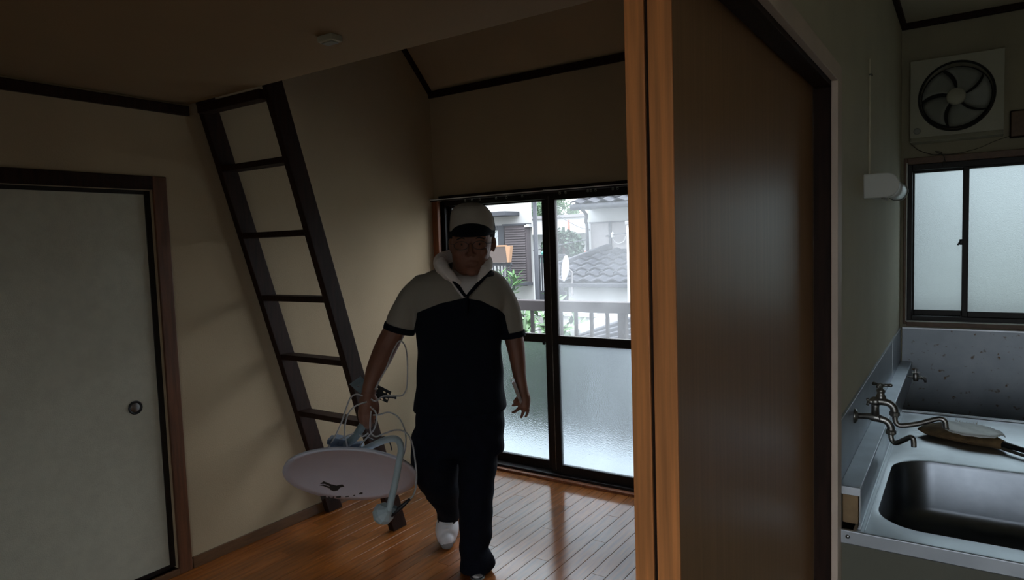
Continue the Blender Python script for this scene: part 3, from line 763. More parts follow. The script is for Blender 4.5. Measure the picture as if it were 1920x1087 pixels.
tube(bm, smooth_path([(-0.168, -0.05, -0.186), (-0.14, -0.03, -0.215), (-0.09, -0.028, -0.240), (-0.06, -0.028, -0.243), (-0.05, -0.028, -0.235), (-0.075, -0.028, -0.228), (-0.06, -0.028, -0.238), (-0.045, -0.028, -0.250), (-0.040, -0.027, -0.265), (-0.047, -0.027, -0.285), (-0.040, -0.027, -0.297), (-0.033, -0.027, -0.285), (-0.040, -0.027, -0.266)], 6), 0.0016, 6)
tube(bm, smooth_path([(-0.06, -0.028, -0.242), (0.0, -0.024, -0.246), (0.08, -0.012, -0.230), (0.14, -0.006, -0.205), (0.19, -0.004, -0.190)], 6), 0.0013, 6)
obj('pull_cord', bm, M['cord'], fan, smooth=True)

ob = thing('junction_box', 'dark brown junction box on the wall right of the exhaust fan', 'junction box', (0.185, 3.58, 1.925))
obj('box_body', boxes((-0.037, 0.05, -0.03, 0, -0.055, 0.058)), M['dark_wood'], ob, bevel=0.004)
obj('box_cover', boxes((-0.033, 0.046, -0.034, -0.030, -0.050, 0.053)), M['skirting'], ob, bevel=0.002)

# fluorescent wall lamp and its wiring duct on the side wall
wlamp = thing('wall_lamp', 'white fluorescent lamp with rounded end cap on the kitchen side wall', 'wall lamp', (XK, 2.219, 1.63))
def dprofile(y, w, zc, h, n=14):
    pts = [(0, y, zc + h), ]
    for i in range(n + 1):
        a = math.pi / 2 - math.pi * i / n
        pts.append((w - h * 0.95 + h * 0.95 * math.cos(a), y, zc + h * math.sin(a)))
    pts.append((0, y, zc - h))
    return pts
bm = bmesh.new(); prism(bm, dprofile(0, 0.092, 0.0, 0.035), (0, 0.022, 0)); obj('end_cap', bm, M['white_plastic'], wlamp, bevel=0.003)
obj('base', boxes((0, 0.03, 0.022, 0.34, -0.028, 0.034)), M['white_plastic'], wlamp, bevel=0.003)
bm = bmesh.new(); lathe(bm, [(0.028, 0.0), (0.028, 0.30)], (0.062, 0.022, -0.004), (0, 1, 0), 28); obj('diffuser', bm, M['diffuser'], wlamp, smooth=True)
sw = obj('end_ring', boxes((0.0, 0.001, 0.34, 0.341, -0.01, 0.01)), M['white_plastic'], wlamp)
bm = bmesh.new(); lathe(bm, [(0.031, 0.0), (0.031, 0.02)], (0.062, 0.322, -0.004), (0, 1, 0), 28); obj('far_cap', bm, M['grey_plastic'], wlamp, smooth=True)
bm = bmesh.new(); tube(bm, [(0.045, 0.012, -0.036), (0.062, 0.016, -0.041)], 0.003, 8); obj('pull_switch', bm, M['grey_alu'], wlamp, smooth=True)
cdt = thing('wiring_duct', 'thin vertical wiring duct on the wall above the kitchen lamp', 'wiring duct', (XK, 2.345, 1.66))
obj('duct_cover', boxes((0, 0.006, -0.008, 0.008, 0.005, 0.36)), M['kitchen_wall'], cdt, bevel=0.002)
obj('duct_joint', boxes((0, 0.010, -0.010, 0.010, 0.31, 0.315)), M['cabinet'], cdt, bevel=0.001)

# ================================================================ THE MAN (own frame: x to his left in the picture's right, y away, z up)
MAN = (-1.93, 2.43, 0.0); MROT = 0.595230
K = 0.00246
pm = thing('person', 'man in grey cap and two-tone polo shirt walking in, a dish hanging from one hand', 'person', MAN, MROT)

def limb(bm, pts, n=16, k=5, squash=1.0, ends=True):
    """pts: ((x, y, z), radius in picture pixels)"""
    P = smooth_path([(*p, r * K) for p, r in pts], k)
    tube(bm, P, [q[3] for q in P], n, squash=squash)
    for q in ((P[0], P[-1]) if ends else (P[0],)):
        ellipsoid(bm, q[:3], (q[3],) * 3, 14)

# ---- body: one continuous surface from head to feet, hands with five fingers
bm = bmesh.new()
hx = (0.0584, -0.03, 1.507)
hc = Vector(hx)
head_secs = []
for v, l, r, d, dep in ((388, 862, 907, 0.00, 0.055), (396, 852, 918, 0.0, 0.080), (412, 848, 923, 0.0, 0.094), (432, 847, 923, -0.005, 0.098), (452, 847, 922, -0.010, 0.098), (470, 846, 919, -0.018, 0.092), (486, 848, 915, -0.026, 0.084), (500, 853, 909, -0.034, 0.070), (511, 862, 902, -0.044, 0.046), (517, 872, 895, -0.050, 0.024)):
    head_secs.append((hx[0] + ((l + r) / 2 - 884) * K, d, hx[2] - (v - 455) * K * 1.01, (r - l) / 2 * K, dep))
loft(bm, head_secs[::-1], 28, 2.25)
zpx = lambda v: hx[2] - (v - 455) * K * 1.01
xpx = lambda u: hx[0] + (u - 884) * K
# nose, brow, cheeks, lips, chin, ears
limb(bm, [((xpx(884), -0.100, zpx(450)), 2.2), ((xpx(884), -0.117, zpx(465)), 3.4), ((xpx(884), -0.126, zpx(474)), 5.0)], 10)
ellipsoid(bm, (xpx(878.5), -0.114, zpx(476)), (0.010, 0.010, 0.008), 10); ellipsoid(bm, (xpx(889.5), -0.114, zpx(476)), (0.010, 0.010, 0.008), 10)
limb(bm, [((xpx(858), -0.086, zpx(446)), 3.4), ((xpx(870), -0.101, zpx(444)), 3.6), ((xpx(884), -0.102, zpx(447)), 3.2), ((xpx(898), -0.101, zpx(444)), 3.6), ((xpx(910), -0.086, zpx(446)), 3.4)], 10)
ellipsoid(bm, (xpx(863), -0.082, zpx(472)), (0.026, 0.020, 0.024), 12); ellipsoid(bm, (xpx(905), -0.082, zpx(472)), (0.026, 0.020, 0.024), 12)
limb(bm, [((xpx(873), -0.104, zpx(491)), 1.8), ((xpx(884), -0.110, zpx(489.5)), 2.4), ((xpx(895), -0.104, zpx(491)), 1.8)], 10)
limb(bm, [((xpx(875), -0.104, zpx(496)), 1.8), ((xpx(884), -0.109, zpx(497)), 2.8), ((xpx(893), -0.104, zpx(496)), 1.8)], 10)
ellipsoid(bm, (xpx(884), -0.088, zpx(509)), (0.024, 0.020, 0.016), 12)
for s, u in ((-1, 845), (1, 925)):
    ellipsoid(bm, (xpx(u), 0.010, zpx(457)), (0.011, 0.020, 0.032), 14, Matrix.Rotation(s * 0.35, 3, 'Z'))
    ellipsoid(bm, (xpx(u - s * 1.2), 0.0, zpx(468)), (0.008, 0.011, 0.014), 10)
# neck and torso under the clothes
limb(bm, [((xpx(877), 0.010, zpx(488)), 30), ((xpx(875), 0.020, zpx(512)), 31), ((xpx(874), 0.035, zpx(545)), 32)], 18)
P0 = (-0.0138, 0.02, 1.249)
tz = lambda v: P0[2] - (v - 560) * K * 1.01
tx = lambda u: P0[0] + (u - 860) * K
loft(bm, [(tx(c), d, tz(v), w * K, dep) for v, c, w, d, dep in ((800, 854, 76, 0.0, 0.105), (760, 855, 74, 0.0, 0.11), (700, 858, 72, 0.01, 0.105), (630, 860, 74, 0.015, 0.11), (570, 862, 80, 0.02, 0.105), (540, 863, 74, 0.025, 0.09), (520, 866, 55, 0.03, 0.07))], 28, 2.4)
# right arm (picture left) reaching down and forward to the mast
ra = [((-0.1736, 0.02, 1.284), 21), ((-0.2644, 0.02, 1.195), 21), ((-0.3449, 0.005, 1.062), 21.5), ((-0.3754, -0.02, 0.9976), 20.5), ((-0.4018, -0.05, 0.9395), 17.5), ((-0.4214, -0.075, 0.8811), 13.8), ((-0.431, -0.085, 0.8394), 13)]
limb(bm, ra, 16)
# its hand: palm, four fingers closing round the mast, thumb on the side
limb(bm, [((-0.4307, -0.085, 0.8443), 12.5), ((-0.4359, -0.092, 0.8069), 15.5), ((-0.4437, -0.098, 0.7694), 14)], 14)
limb(bm, [((-0.4162, -0.09, 0.8229), 9), ((-0.4118, -0.096, 0.7874), 9), ((-0.4222, -0.098, 0.7637), 7)], 12)
for pts in ((((-0.4642, -0.1, 0.7853), 4.6), ((-0.468, -0.112, 0.7518), 4.3), ((-0.4633, -0.108, 0.7187), 4.0), ((-0.4561, -0.09, 0.6988), 3.6)),
            (((-0.4459, -0.108, 0.7793), 4.6), ((-0.4494, -0.122, 0.744), 4.4), ((-0.4476, -0.116, 0.7081), 4.1), ((-0.4408, -0.096, 0.6877), 3.7)),
            (((-0.4267, -0.108, 0.7786), 4.5), ((-0.4279, -0.121, 0.7454), 4.2), ((-0.4286, -0.114, 0.7118), 3.9), ((-0.4261, -0.096, 0.6921), 3.5)),
            (((-0.4113, -0.1, 0.781), 4.1), ((-0.4106, -0.11, 0.7542), 3.8), ((-0.4132, -0.104, 0.7258), 3.5), ((-0.4144, -0.09, 0.7097), 3.2))):
    limb(bm, list(pts), 10, 4)
limb(bm, [((-0.4056, -0.085, 0.814), 6.2), ((-0.3966, -0.088, 0.7849), 5.6), ((-0.3971, -0.092, 0.7589), 5.0), ((-0.4041, -0.098, 0.7386), 4.2)], 10, 4)
# left arm (picture right) hanging with a wrench
la = [((0.1656, 0.02, 1.268), 19), ((0.2069, 0.02, 1.167), 19), ((0.2357, 0.015, 1.062), 18.5), ((0.2479, 0, 0.9832), 16), ((0.257, -0.02, 0.8915), 12.6), ((0.2673, -0.032, 0.8337), 10.6), ((0.2714, -0.036, 0.8095), 10.8)]
limb(bm, la, 16)
limb(bm, [((0.2715, -0.036, 0.8145), 10), ((0.2753, -0.045, 0.784), 12), ((0.2742, -0.052, 0.7533), 11)], 14)
for pts in ((((0.2601, -0.055, 0.7744), 3.7), ((0.2425, -0.068, 0.7658), 3.3), ((0.2302, -0.078, 0.7637), 2.9), ((0.2204, -0.084, 0.763), 2.5)),
            (((0.2618, -0.058, 0.7527), 3.8), ((0.2441, -0.074, 0.7424), 3.3), ((0.2316, -0.082, 0.735), 2.9), ((0.2194, -0.086, 0.7315), 2.5)),
            (((0.2763, -0.055, 0.7465), 3.8), ((0.2681, -0.07, 0.7282), 3.3), ((0.2627, -0.078, 0.7156), 2.9), ((0.2575, -0.08, 0.7064), 2.5)),
            (((0.2913, -0.048, 0.7493), 3.5), ((0.2904, -0.058, 0.7294), 3.1), ((0.2849, -0.064, 0.7137), 2.7), ((0.2772, -0.066, 0.7046), 2.3))):
    limb(bm, list(pts), 10, 4)
limb(bm, [((0.2586, -0.046, 0.7997), 4.8), ((0.2459, -0.062, 0.7914), 4.2), ((0.2358, -0.074, 0.7847), 3.5), ((0.2283, -0.08, 0.779), 2.9)], 10, 4)
# legs and feet
limb(bm, [((-0.1394, -0, 0.6786), 38), ((-0.1557, 0.02, 0.5199), 34), ((-0.1597, 0.07, 0.373), 24), ((-0.1448, 0.17, 0.2277), 19), ((-0.1348, 0.245, 0.1252), 14)], 16)
limb(bm, [((0.0533, -0.01, 0.6747), 36), ((0.0514, -0.03, 0.5288), 31), ((0.0393, -0.06, 0.3625), 24), ((0.0319, -0.07, 0.2149), 21), ((0.0289, -0.08, 0.0544), 14)], 16)
limb(bm, [((-0.136, 0.25, 0.1064), 13), ((-0.1336, 0.21, 0.0733), 14), ((-0.1307, 0.165, 0.038), 12)], 12)
limb(bm, [((0.0277, -0.07, 0.0368), 13), ((0.0269, -0.08, 0.0009), 11), ((0.0307, -0.11, -0.0045), 8)], 12)
body = fuse('body', bm, M['skin'], pm, 0.0038, 4)

# eyes behind spectacles
for u in (868, 900):
    bm = bmesh.new(); ellipsoid(bm, (xpx(u), -0.093, zpx(457)), (0.012, 0.010, 0.008), 12); o = obj('eyelid', bm, M['skin'], pm, smooth=True)
    bm = bmesh.new(); ellipsoid(bm, (xpx(u), -0.101, zpx(458)), (0.005, 0.003, 0.005), 10); obj('eye', bm, M['hair'], o, smooth=True)
    bm = bmesh.new(); limb(bm, [((xpx(u - 9), -0.102, zpx(449)), 0.9), ((xpx(u), -0.108, zpx(446)), 1.3), ((xpx(u + 9), -0.102, zpx(449)), 0.9)], 8, 3); obj('eyebrow', bm, M['hair'], pm, smooth=True)
sp_ = None
bm = bmesh.new()
for u in (867, 901):
    tube(bm, [(xpx(u + 13 * math.cos(a)), -0.118 + 0.0004 * abs(u - 884), zpx(460 + 7.5 * math.sin(a))) for a in [6.2832 * i / 20 for i in range(21)]], 0.0013, 6, cap=False)
tube(bm, [(xpx(880), -0.116, zpx(458)), (xpx(884), -0.124, zpx(456)), (xpx(888), -0.116, zpx(458))], 0.0013, 6)
for s, u0, u1 in ((-1, 854, 843), (1, 914, 926)):
    tube(bm, [(xpx(u0), -0.111, zpx(457)), (xpx(u1), -0.09, zpx(456)), (xpx(u1), 0.0, zpx(452))], 0.0013, 6)
sp_ = obj('spectacles', bm, M['dark_steel'], pm, smooth=True)
# hair showing below the cap
bm = bmesh.new()
for u, s in ((848, -1), (920, 1)):
    ellipsoid(bm, (xpx(u), 0.028, zpx(443)), (0.008, 0.045, 0.030), 14)
ellipsoid(bm, (xpx(884), 0.062, zpx(445)), (0.082, 0.040, 0.050), 16)
obj('hair', bm, M['hair'], pm, smooth=True)

# cap: dark mesh back, grey front panel, dark brim, button
bm = bmesh.new()
csec = [(446, 843, 927, 0.012, 0.104), (430, 843, 929, 0.010, 0.108), (412, 845, 927, 0.006, 0.108), (400, 847, 922, 0.004, 0.102), (390, 853, 914, 0.002, 0.086), (383.5, 865, 902, 0.0, 0.052), (381.5, 878, 890, 0.0, 0.018)]
loft(bm, [(xpx((l + r) / 2), d, zpx(v), (r - l) / 2 * K, dep) for v, l, r, d, dep in csec], 40, 2.15)
cap = obj('cap', bm, M['navy'], pm, smooth=True)
bm = bmesh.new()      # front panel: the front third of the crown, a little proud
prs = []
dense = smooth_path([(v, l, r, d, dep) for v, l, r, d, dep in csec], 4)
for v, l, r, d, dep in dense:
    v2 = min(v, 433)
    cx, rx = xpx((l + r) / 2), (r - l) / 2 * K * 1.008 + 0.001
    row = []
    for i in range(21):
        a = math.radians(198 + 144 * i / 20); c, s = math.cos(a), math.sin(a)
        x_ = cx + rx * math.copysign(abs(c) ** (2 / 2.15), c); y_ = d + (dep * 1.008 + 0.0015) * math.copysign(abs(s) ** (2 / 2.15), s)
        row.append(bm.verts.new((x_, y_, zpx(v2 if v < 433 else 433 - 0.0))))
    prs.append(row)
for A_, B_ in zip(prs, prs[1:]):
    for i in range(20):
        bm.faces.new((A_[i], A_[i + 1], B_[i + 1], B_[i]))
bmesh.ops.remove_doubles(bm, verts=bm.verts, dist=1e-6)
obj('front_panel', bm, M['grey_cloth'], cap, smooth=True)
bm = bmesh.new()      # brim: curved plate reaching forward and down
br_rows = []
for i in range(25):
    a = math.radians(200 + 140 * i / 24); c, s = math.cos(a), math.sin(a)
    xin, yin = xpx(885.5) + 0.100 * c, 0.006 + 0.106 * s
    f = max(0.0, math.sin(math.pi * i / 24)) ** 0.6
    zin = zpx(434) + 0.036 * f
    row = []
    for j in range(6):
        t_ = j / 5
        row.append(bm.verts.new((xin + 0.004 * c * t_, yin - 0.075 * f * t_, zin - 0.048 * f * t_ - 0.014 * t_ * t_)))
    br_rows.append(row)
for A_, B_ in zip(br_rows, br_rows[1:]):
    for j in range(5):
        bm.faces.new((A_[j], A_[j + 1], B_[j + 1], B_[j]))
o = obj('brim', bm, M['navy'], cap, smooth=True); md = o.modifiers.new('thick', 'SOLIDIFY'); md.thickness = 0.003
bm = bmesh.new(); ellipsoid(bm, (xpx(884), 0.0, zpx(381)), (0.008, 0.008, 0.004), 10); obj('button', bm, M['navy'], cap, smooth=True)

# polo shirt: torso and sleeves as one surface, yoke grey and the rest near black
bm = bmesh.new()
tor = [(768, 766, 943.5, 0.0, 0.128), (752, 769, 943, 0.0, 0.128), (720, 774, 940, 0.0, 0.127), (690, 777, 939.5, 0.003, 0.126), (650, 779, 938, 0.008, 0.126), (615, 778, 940, 0.010, 0.127), (585, 774, 946, 0.012, 0.126), (560, 768, 952, 0.016, 0.122), (540, 766, 954, 0.020, 0.112), (524, 774, 950, 0.024, 0.098), (514, 790, 938, 0.028, 0.082), (504, 815, 918, 0.032, 0.062)]
loft(bm, [(tx((l + r) / 2), d, tz(v), (r - l) / 2 * K, dep) for v, l, r, d, dep in tor], 36, 2.5)
limb(bm, [((-0.1805, 0.022, 1.304), 27), ((-0.2247, 0.02, 1.251), 29), ((-0.2644, 0.018, 1.188), 29.5), ((-0.2905, 0.016, 1.127), 29)], 20, ends=False)
limb(bm, [((0.1613, 0.022, 1.288), 27), ((0.1965, 0.02, 1.227), 25.5), ((0.2189, 0.018, 1.154), 24), ((0.2326, 0.016, 1.081), 22.5)], 20, ends=False)
shirt_bm = bm
shirt = fuse('polo_shirt', shirt_bm, M['shirt'], pm, 0.006, 8)
yk = [(-0.60, tz(760)), (tx(757), tz(700)), (tx(768), tz(640)), (tx(785), tz(580)), (tx(830), tz(563)), (tx(868), tz(556)), (tx(882), tz(556)), (tx(905), tz(561)), (tx(935), tz(578)), (tx(947), tz(590)), (tx(955), tz(640)), (tx(962), tz(700)), (0.60, tz(760))]
def yoke_z(x):
    for (xa, za), (xb, zb) in zip(yk, yk[1:]):
        if xa <= x <= xb:
            return za + (zb - za) * (x - xa) / max(1e-6, xb - xa)
    return 0
me = shirt.data
at = me.attributes.new('yoke', 'FLOAT', 'POINT')
vals = []
for v in me.vertices:
    x_, y_, z_ = v.co
    if z_ < tz(650):      # soft creases towards the hem
        w_ = min(1, (tz(650) - z_) / 0.2)
        v.co.y += 0.004 * w_ * math.sin(x_ * 70 + z_ * 9)
    v.co.x += 0.002 * math.sin(z_ * 38 + x_ * 25)
    vals.append(max(-1, min(1, (z_ - yoke_z(x_)) * 8)))
at.data.foreach_set('value', vals)
# black cuffs
for c_, ax, r_ in (((-0.2902, 0.016, 1.132), Vector((-0.30, 0, -0.95)), 30.3), ((0.2315, 0.016, 1.087), Vector((0.13, 0, -0.99)), 23.8)):
    bm = bmesh.new(); c_ = Vector(c_); R_ = r_ * K
    lathe(bm, [(R_ * 0.90, 0.026), (R_, 0.026), (R_ * 1.01, 0.013), (R_, 0.0), (R_ * 0.99, -0.002)], c_, ax, 28, cap=False)
    obj('cuff', bm, M['navy'], pm, smooth=True)
# collar points and placket
bm = bmesh.new()
cl1 = [(-0.0669, -0.085, 1.397), (-0.0333, -0.105, 1.356), (-0.0004, -0.122, 1.313), (0.0293, -0.13, 1.27)]
cl2 = [(0.1428, -0.085, 1.377), (0.1139, -0.105, 1.351), (0.0754, -0.122, 1.313), (0.034, -0.13, 1.27)]
for cl in (cl1, cl2):
    P = smooth_path(cl, 5)
    tube(bm, P, [0.010 + 0.004 * math.sin(math.pi * i / (len(P) - 1)) for i in range(len(P))], 10, squash=0.5)
tube(bm, [(0.0316, -0.124, 1.279), (0.0274, -0.128, 1.225), (0.0237, -0.128, 1.189)], [0.013, 0.012, 0.012], 10, squash=0.4)
limb(bm, [((0.1065, -0.085, 1.364), 5.0), ((0.128, -0.08, 1.368), 7.0), ((0.1465, -0.06, 1.364), 5.0)], 10)
obj('collar', bm, M['navy'], shirt, smooth=True)
bm = bmesh.new()
rows = []
for v, l, r, d in ((515, 846, 906, -0.070), (530, 853, 898, -0.098), (542, 861, 890, -0.112), (553, 870, 880, -0.121)):
    a_, b_ = (tx(l), tz(v)), (tx(r), tz(v)); rows.append([bm.verts.new((a_[0] + (b_[0] - a_[0]) * i / 10, d - 0.012 * math.sin(math.pi * i / 10) + 0.003 * math.sin(i * 2.1 + v), a_[1])) for i in range(11)])
for A_, B_ in zip(rows, rows[1:]):
    for i in range(10):
        bm.faces.new((A_[i], A_[i + 1], B_[i + 1], B_[i]))
o = obj('undershirt', bm, M['white_cloth'], pm, smooth=True); md = o.modifiers.new('thick', 'SOLIDIFY'); md.thickness = 0.003
# towel round the neck
bm = bmesh.new()
tw = [((0.0043, -0.112, 1.331), 3.5), ((-0.0192, -0.108, 1.346), 8), ((-0.0476, -0.098, 1.37), 10.5), ((-0.0724, -0.078, 1.397), 12.5), ((-0.0869, -0.045, 1.42), 13), ((-0.0811, -0, 1.436), 12.5), ((-0.0442, 0.06, 1.448), 11.5), ((0.0399, 0.085, 1.46), 10), ((0.0961, 0.055, 1.443), 11), ((0.1199, -0, 1.424), 11.5), ((0.1258, -0.05, 1.403), 11), ((0.1141, -0.085, 1.376), 9.5), ((0.0948, -0.105, 1.347), 5.5), ((0.0869, -0.11, 1.321), 3)]
limb(bm, tw, 16, 6)
to = fuse('neck_towel', bm, M['towel'], pm, 0.005, 3)
for v in to.data.vertices:
    a_ = math.atan2(v.co.y, v.co.x - tx(870)); v.co += Vector((0, 0, 0.0025 * math.sin(a_ * 26 + v.co.z * 60)))

# trousers
bm = bmesh.new()
loft(bm, [(tx((l + r) / 2), d, tz(v), (r - l) / 2 * K, dep) for v, l, r, d, dep in ((850, 770, 936, 0.0, 0.105), (820, 769, 937, 0.0, 0.118), (790, 769, 939, 0.0, 0.122), (755, 774, 938, 0.0, 0.115))], 32, 2.5)
limb(bm, [((-0.15, 0, 0.6026), 45), ((-0.1568, 0.02, 0.4942), 45.5), ((-0.151, 0.05, 0.406), 42), ((-0.138, 0.09, 0.3253), 35), ((-0.1259, 0.145, 0.2423), 27), ((-0.1246, 0.21, 0.1615), 24), ((-0.1255, 0.235, 0.1291), 24)], 22)
limb(bm, [((-0.1877, 0.045, 0.3699), 24), ((-0.1863, 0.06, 0.325), 16), ((-0.1932, 0.065, 0.2971), 9)], 14)
limb(bm, [((0.053, -0.01, 0.5987), 40), ((0.0505, -0.03, 0.5035), 38), ((0.0396, -0.05, 0.3841), 34), ((0.0334, -0.065, 0.2635), 32), ((0.03, -0.07, 0.1642), 31), ((0.0203, -0.075, 0.0956), 28), ((0.0289, -0.085, 0.0491), 31), ((0.0283, -0.1, 0.0108), 31)], 22)
limb(bm, [((0.047, -0.09, 0.0662), 22), ((0.0762, -0.095, 0.0498), 16), ((0.0906, -0.1, 0.0366), 12)], 14)
tr_ = fuse('trousers', bm, M['trouser'], pm, 0.006, 6)
for v in tr_.data.vertices:
    if v.co.z < 0.75:
        v.co.y += 0.004 * math.sin(v.co.z * 45 + v.co.x * 30); v.co.x += 0.002 * math.sin(v.co.z * 60 + v.co.y * 20)
    if v.co.z < 0.012:
        v.co.z = 0.012

# trainers
def shoe(pts, name='trainer'):
    bm = bmesh.new(); limb(bm, pts, 18, 5)
    o = fuse(name, bm, M['shoe_white'], pm, 0.005, 5)
    for v in o.data.vertices:
        v.co.z = max(v.co.z, 0.010)
    return o
s1 = shoe([((-0.135, 0.27, 0.1092), 19), ((-0.1325, 0.235, 0.0903), 23), ((-0.133, 0.2, 0.0638), 24), ((-0.1336, 0.17, 0.044), 20), ((-0.1319, 0.15, 0.0393), 15)])
bm = bmesh.new(); limb(bm, [((-0.1391, 0.26, 0.0517), 15), ((-0.1357, 0.215, 0.0322), 19), ((-0.1323, 0.175, 0.0225), 18), ((-0.1294, 0.145, 0.0252), 13)], 16, squash=0.45)
o = obj('sole', bm, M['sole'], s1, smooth=True)
for v in o.data.vertices:
    v.co.z = max(v.co.z, 0.002)
bm = bmesh.new()
limb(bm, [((-0.1738, 0.205, 0.1321), 1.6), ((-0.1711, 0.196, 0.1082), 2.2)], 8, 3)
obj('dark_stripe', bm, M['black'], s1, smooth=True)
bm = bmesh.new()
limb(bm, [((-0.0874, 0.195, 0.1168), 1.6), ((-0.1056, 0.181, 0.1014), 2.4), ((-0.1217, 0.175, 0.0881), 1.2)], 8, 3)
obj('dark_stripe', bm, M['black'], s1, smooth=True)
bm = bmesh.new()
for i in range(3):
    v0 = 977 + 6 * i; d0 = 0.187 - 0.012 * i
    limb(bm, [(((-0.1537, 0.185, 0.1124))[0:1] + (d0, ((-0.1534, 0.185, 0.1206))[2] - i * 0.015), 1.1), (((-0.1291, 0.18, 0.1136))[0:1] + (d0 - 0.010, ((-0.1534, 0.185, 0.1206))[2] - i * 0.015 + 0.004), 1.2), (((-0.1083, 0.185, 0.1108))[0:1] + (d0, ((-0.1534, 0.185, 0.1206))[2] - i * 0.015), 1.1)], 8, 3)
obj('lace', bm, M['white_cloth'], s1, smooth=True)
s2 = shoe([((0.0206, -0.02, -0.0185), 17), ((0.0264, -0.08, -0.0119), 19), ((0.0313, -0.13, -0.0145), 17), ((0.0356, -0.165, -0.0116), 13)])
bm = bmesh.new(); limb(bm, [((0.0234, -0.03, -0.024), 16), ((0.0296, -0.1, -0.0197), 17), ((0.0377, -0.16, -0.0118), 14)], 16, squash=0.4)
o = obj('sole', bm, M['sole'], s2, smooth=True)
for v in o.data.vertices:
    v.co.z = min(max(v.co.z, 0.0015), 0.02)

# ================================================================ SATELLITE DISH in his right hand
dr = thing('satellite_dish', 'pale grey satellite dish with curved arm hanging from his hand', 'satellite dish', MAN, MROT)
DC, N, E1, E2 = [Vector(v) for v in [[-0.53126, -0.08, 0.4573], [0.0, -0.65606, -0.75471], [0.99836, -0.04325, 0.03759], [-0.0573, -0.75347, 0.65498]]]
R0 = 0.298
def dish_pt(r, a, h=0.0):
    return DC + E1 * (r * math.cos(a)) + E2 * (r * math.sin(a)) + N * (-0.050 * (1 - (r / R0) ** 2) + h)
bm = bmesh.new()
front = [[bm.verts.new(dish_pt(R0 * i / 12, 6.2832 * k / 56)) for k in range(56)] for i in range(1, 13)]
cen = bm.verts.new(dish_pt(0, 0))
for k in range(56):
    bm.faces.new((cen, front[0][k], front[0][(k + 1) % 56]))
for A_, B_ in zip(front, front[1:]):
    for k in range(56):
        bm.faces.new((A_[k], B_[k], B_[(k + 1) % 56], A_[(k + 1) % 56]))
o = obj('reflector', bm, M['dish'], dr, smooth=True); md = o.modifiers.new('thick', 'SOLIDIFY'); md.thickness = 0.003; md.offset = 0
bm = bmesh.new()
rr = [[bm.verts.new(dish_pt(q, 6.2832 * k / 56, h)) for k in range(56)] for q, h in ((R0 - 0.001, 0.0015), (R0 + 0.003, 0.001), (R0 + 0.004, -0.004), (R0 + 0.002, -0.013), (R0 - 0.002, -0.013))]
for A_, B_ in zip(rr, rr[1:]):
    for k in range(56):
        bm.faces.new((A_[k], A_[(k + 1) % 56], B_[(k + 1) % 56], B_[k]))
obj('rolled_rim', bm, M['dish'], o, smooth=True)
def dface(a, b):
    r2 = a * a + b * b
    return DC + E1 * a + E2 * b + N * (-0.050 * (1 - r2 / R0 ** 2) + 0.0022)
def mark(bm, poly):
    vs = [bm.verts.new(dface(*p)) for p in poly]
    bm.faces.new(vs)
# printed emblem and the row of marks near the rim
bm = bmesh.new()
mark(bm, [(-0.1502, -0.1593), (-0.134, -0.1465), (-0.1177, -0.1619), (-0.0893, -0.1612), (-0.084, -0.1812), (-0.1055, -0.1843), (-0.1203, -0.2021), (-0.1414, -0.2038), (-0.1545, -0.1854)])
mark(bm, [(-0.1845, -0.119), (-0.1628, -0.1041), (-0.1329, -0.1517), (-0.1456, -0.1611), (-0.1646, -0.1287)])
mark(bm, [(-0.1926, -0.1299), (-0.1726, -0.13), (-0.1444, -0.1663), (-0.1524, -0.1771), (-0.1762, -0.143)])
obj('printed_emblem', bm, M['print'], o)
bm = bmesh.new()
for poly in ([(-0.2064, -0.2171), (-0.1845, -0.2218), (-0.1867, -0.2348), (-0.2049, -0.2468), (-0.2116, -0.2383)],
             [(-0.1756, -0.2319), (-0.1709, -0.2338), (-0.1699, -0.2448), (-0.1581, -0.2492), (-0.1533, -0.2405), (-0.1485, -0.2422), (-0.1575, -0.2614), (-0.1766, -0.2585)],
             [(-0.1414, -0.2447), (-0.1187, -0.2476), (-0.1203, -0.2595), (-0.135, -0.2612), (-0.1425, -0.2546)],
             [(-0.0988, -0.2572), (-0.0788, -0.2558), (-0.0836, -0.265), (-0.0992, -0.2641)],
             [(-0.0591, -0.2558), (-0.0497, -0.255), (-0.0515, -0.2628), (-0.0607, -0.2628)],
             [(-0.0292, -0.2462), (-0.0174, -0.2406), (-0.009, -0.2445), (-0.0143, -0.2563), (-0.0289, -0.2565)]):
    mark(bm, poly)
obj('printed_marks', bm, M['print'], o)
# arm over the rim down to the feed horn
bm = bmesh.new()
ap = smooth_path([(-0.4887, -0.06, 0.5668), (-0.4107, -0.13, 0.6156), (-0.343, -0.2, 0.6562), (-0.2959, -0.25, 0.6765), (-0.2672, -0.285, 0.6743), (-0.2553, -0.31, 0.647), (-0.2597, -0.335, 0.6093), (-0.2718, -0.375, 0.5372), (-0.2862, -0.41, 0.4721), (-0.2955, -0.43, 0.4291)], 6)
tube(bm, ap, 0.0145, 12)
arm = obj('feed_arm', bm, M['arm_paint'], dr, smooth=True)
bm = bmesh.new()
a_, b_ = Vector(ap[-1]), Vector((-0.3188, -0.4, 0.377))
ax = (b_ - a_).normalized()
lathe(bm, [(0.014, -0.012), (0.024, 0.0), (0.040, 0.014), (0.046, 0.032), (0.043, 0.050), (0.032, 0.064), (0.014, 0.068)], a_ + Vector((-0.006, 0, 0)), (ax + Vector((-0.55, 0.5, 0))).normalized(), 9)
obj('feed_horn', bm, M['arm_paint'], arm, bevel=0.004)
bm = bmesh.new(); tube(bm, [(-0.2897, -0.42, 0.4069), (-0.2626, -0.42, 0.4261), (-0.2354, -0.42, 0.4497), (-0.2082, -0.42, 0.4734)], [0.009, 0.010, 0.0085, 0.006], 12); obj('rubber_boot', bm, M['black'], arm, smooth=True)
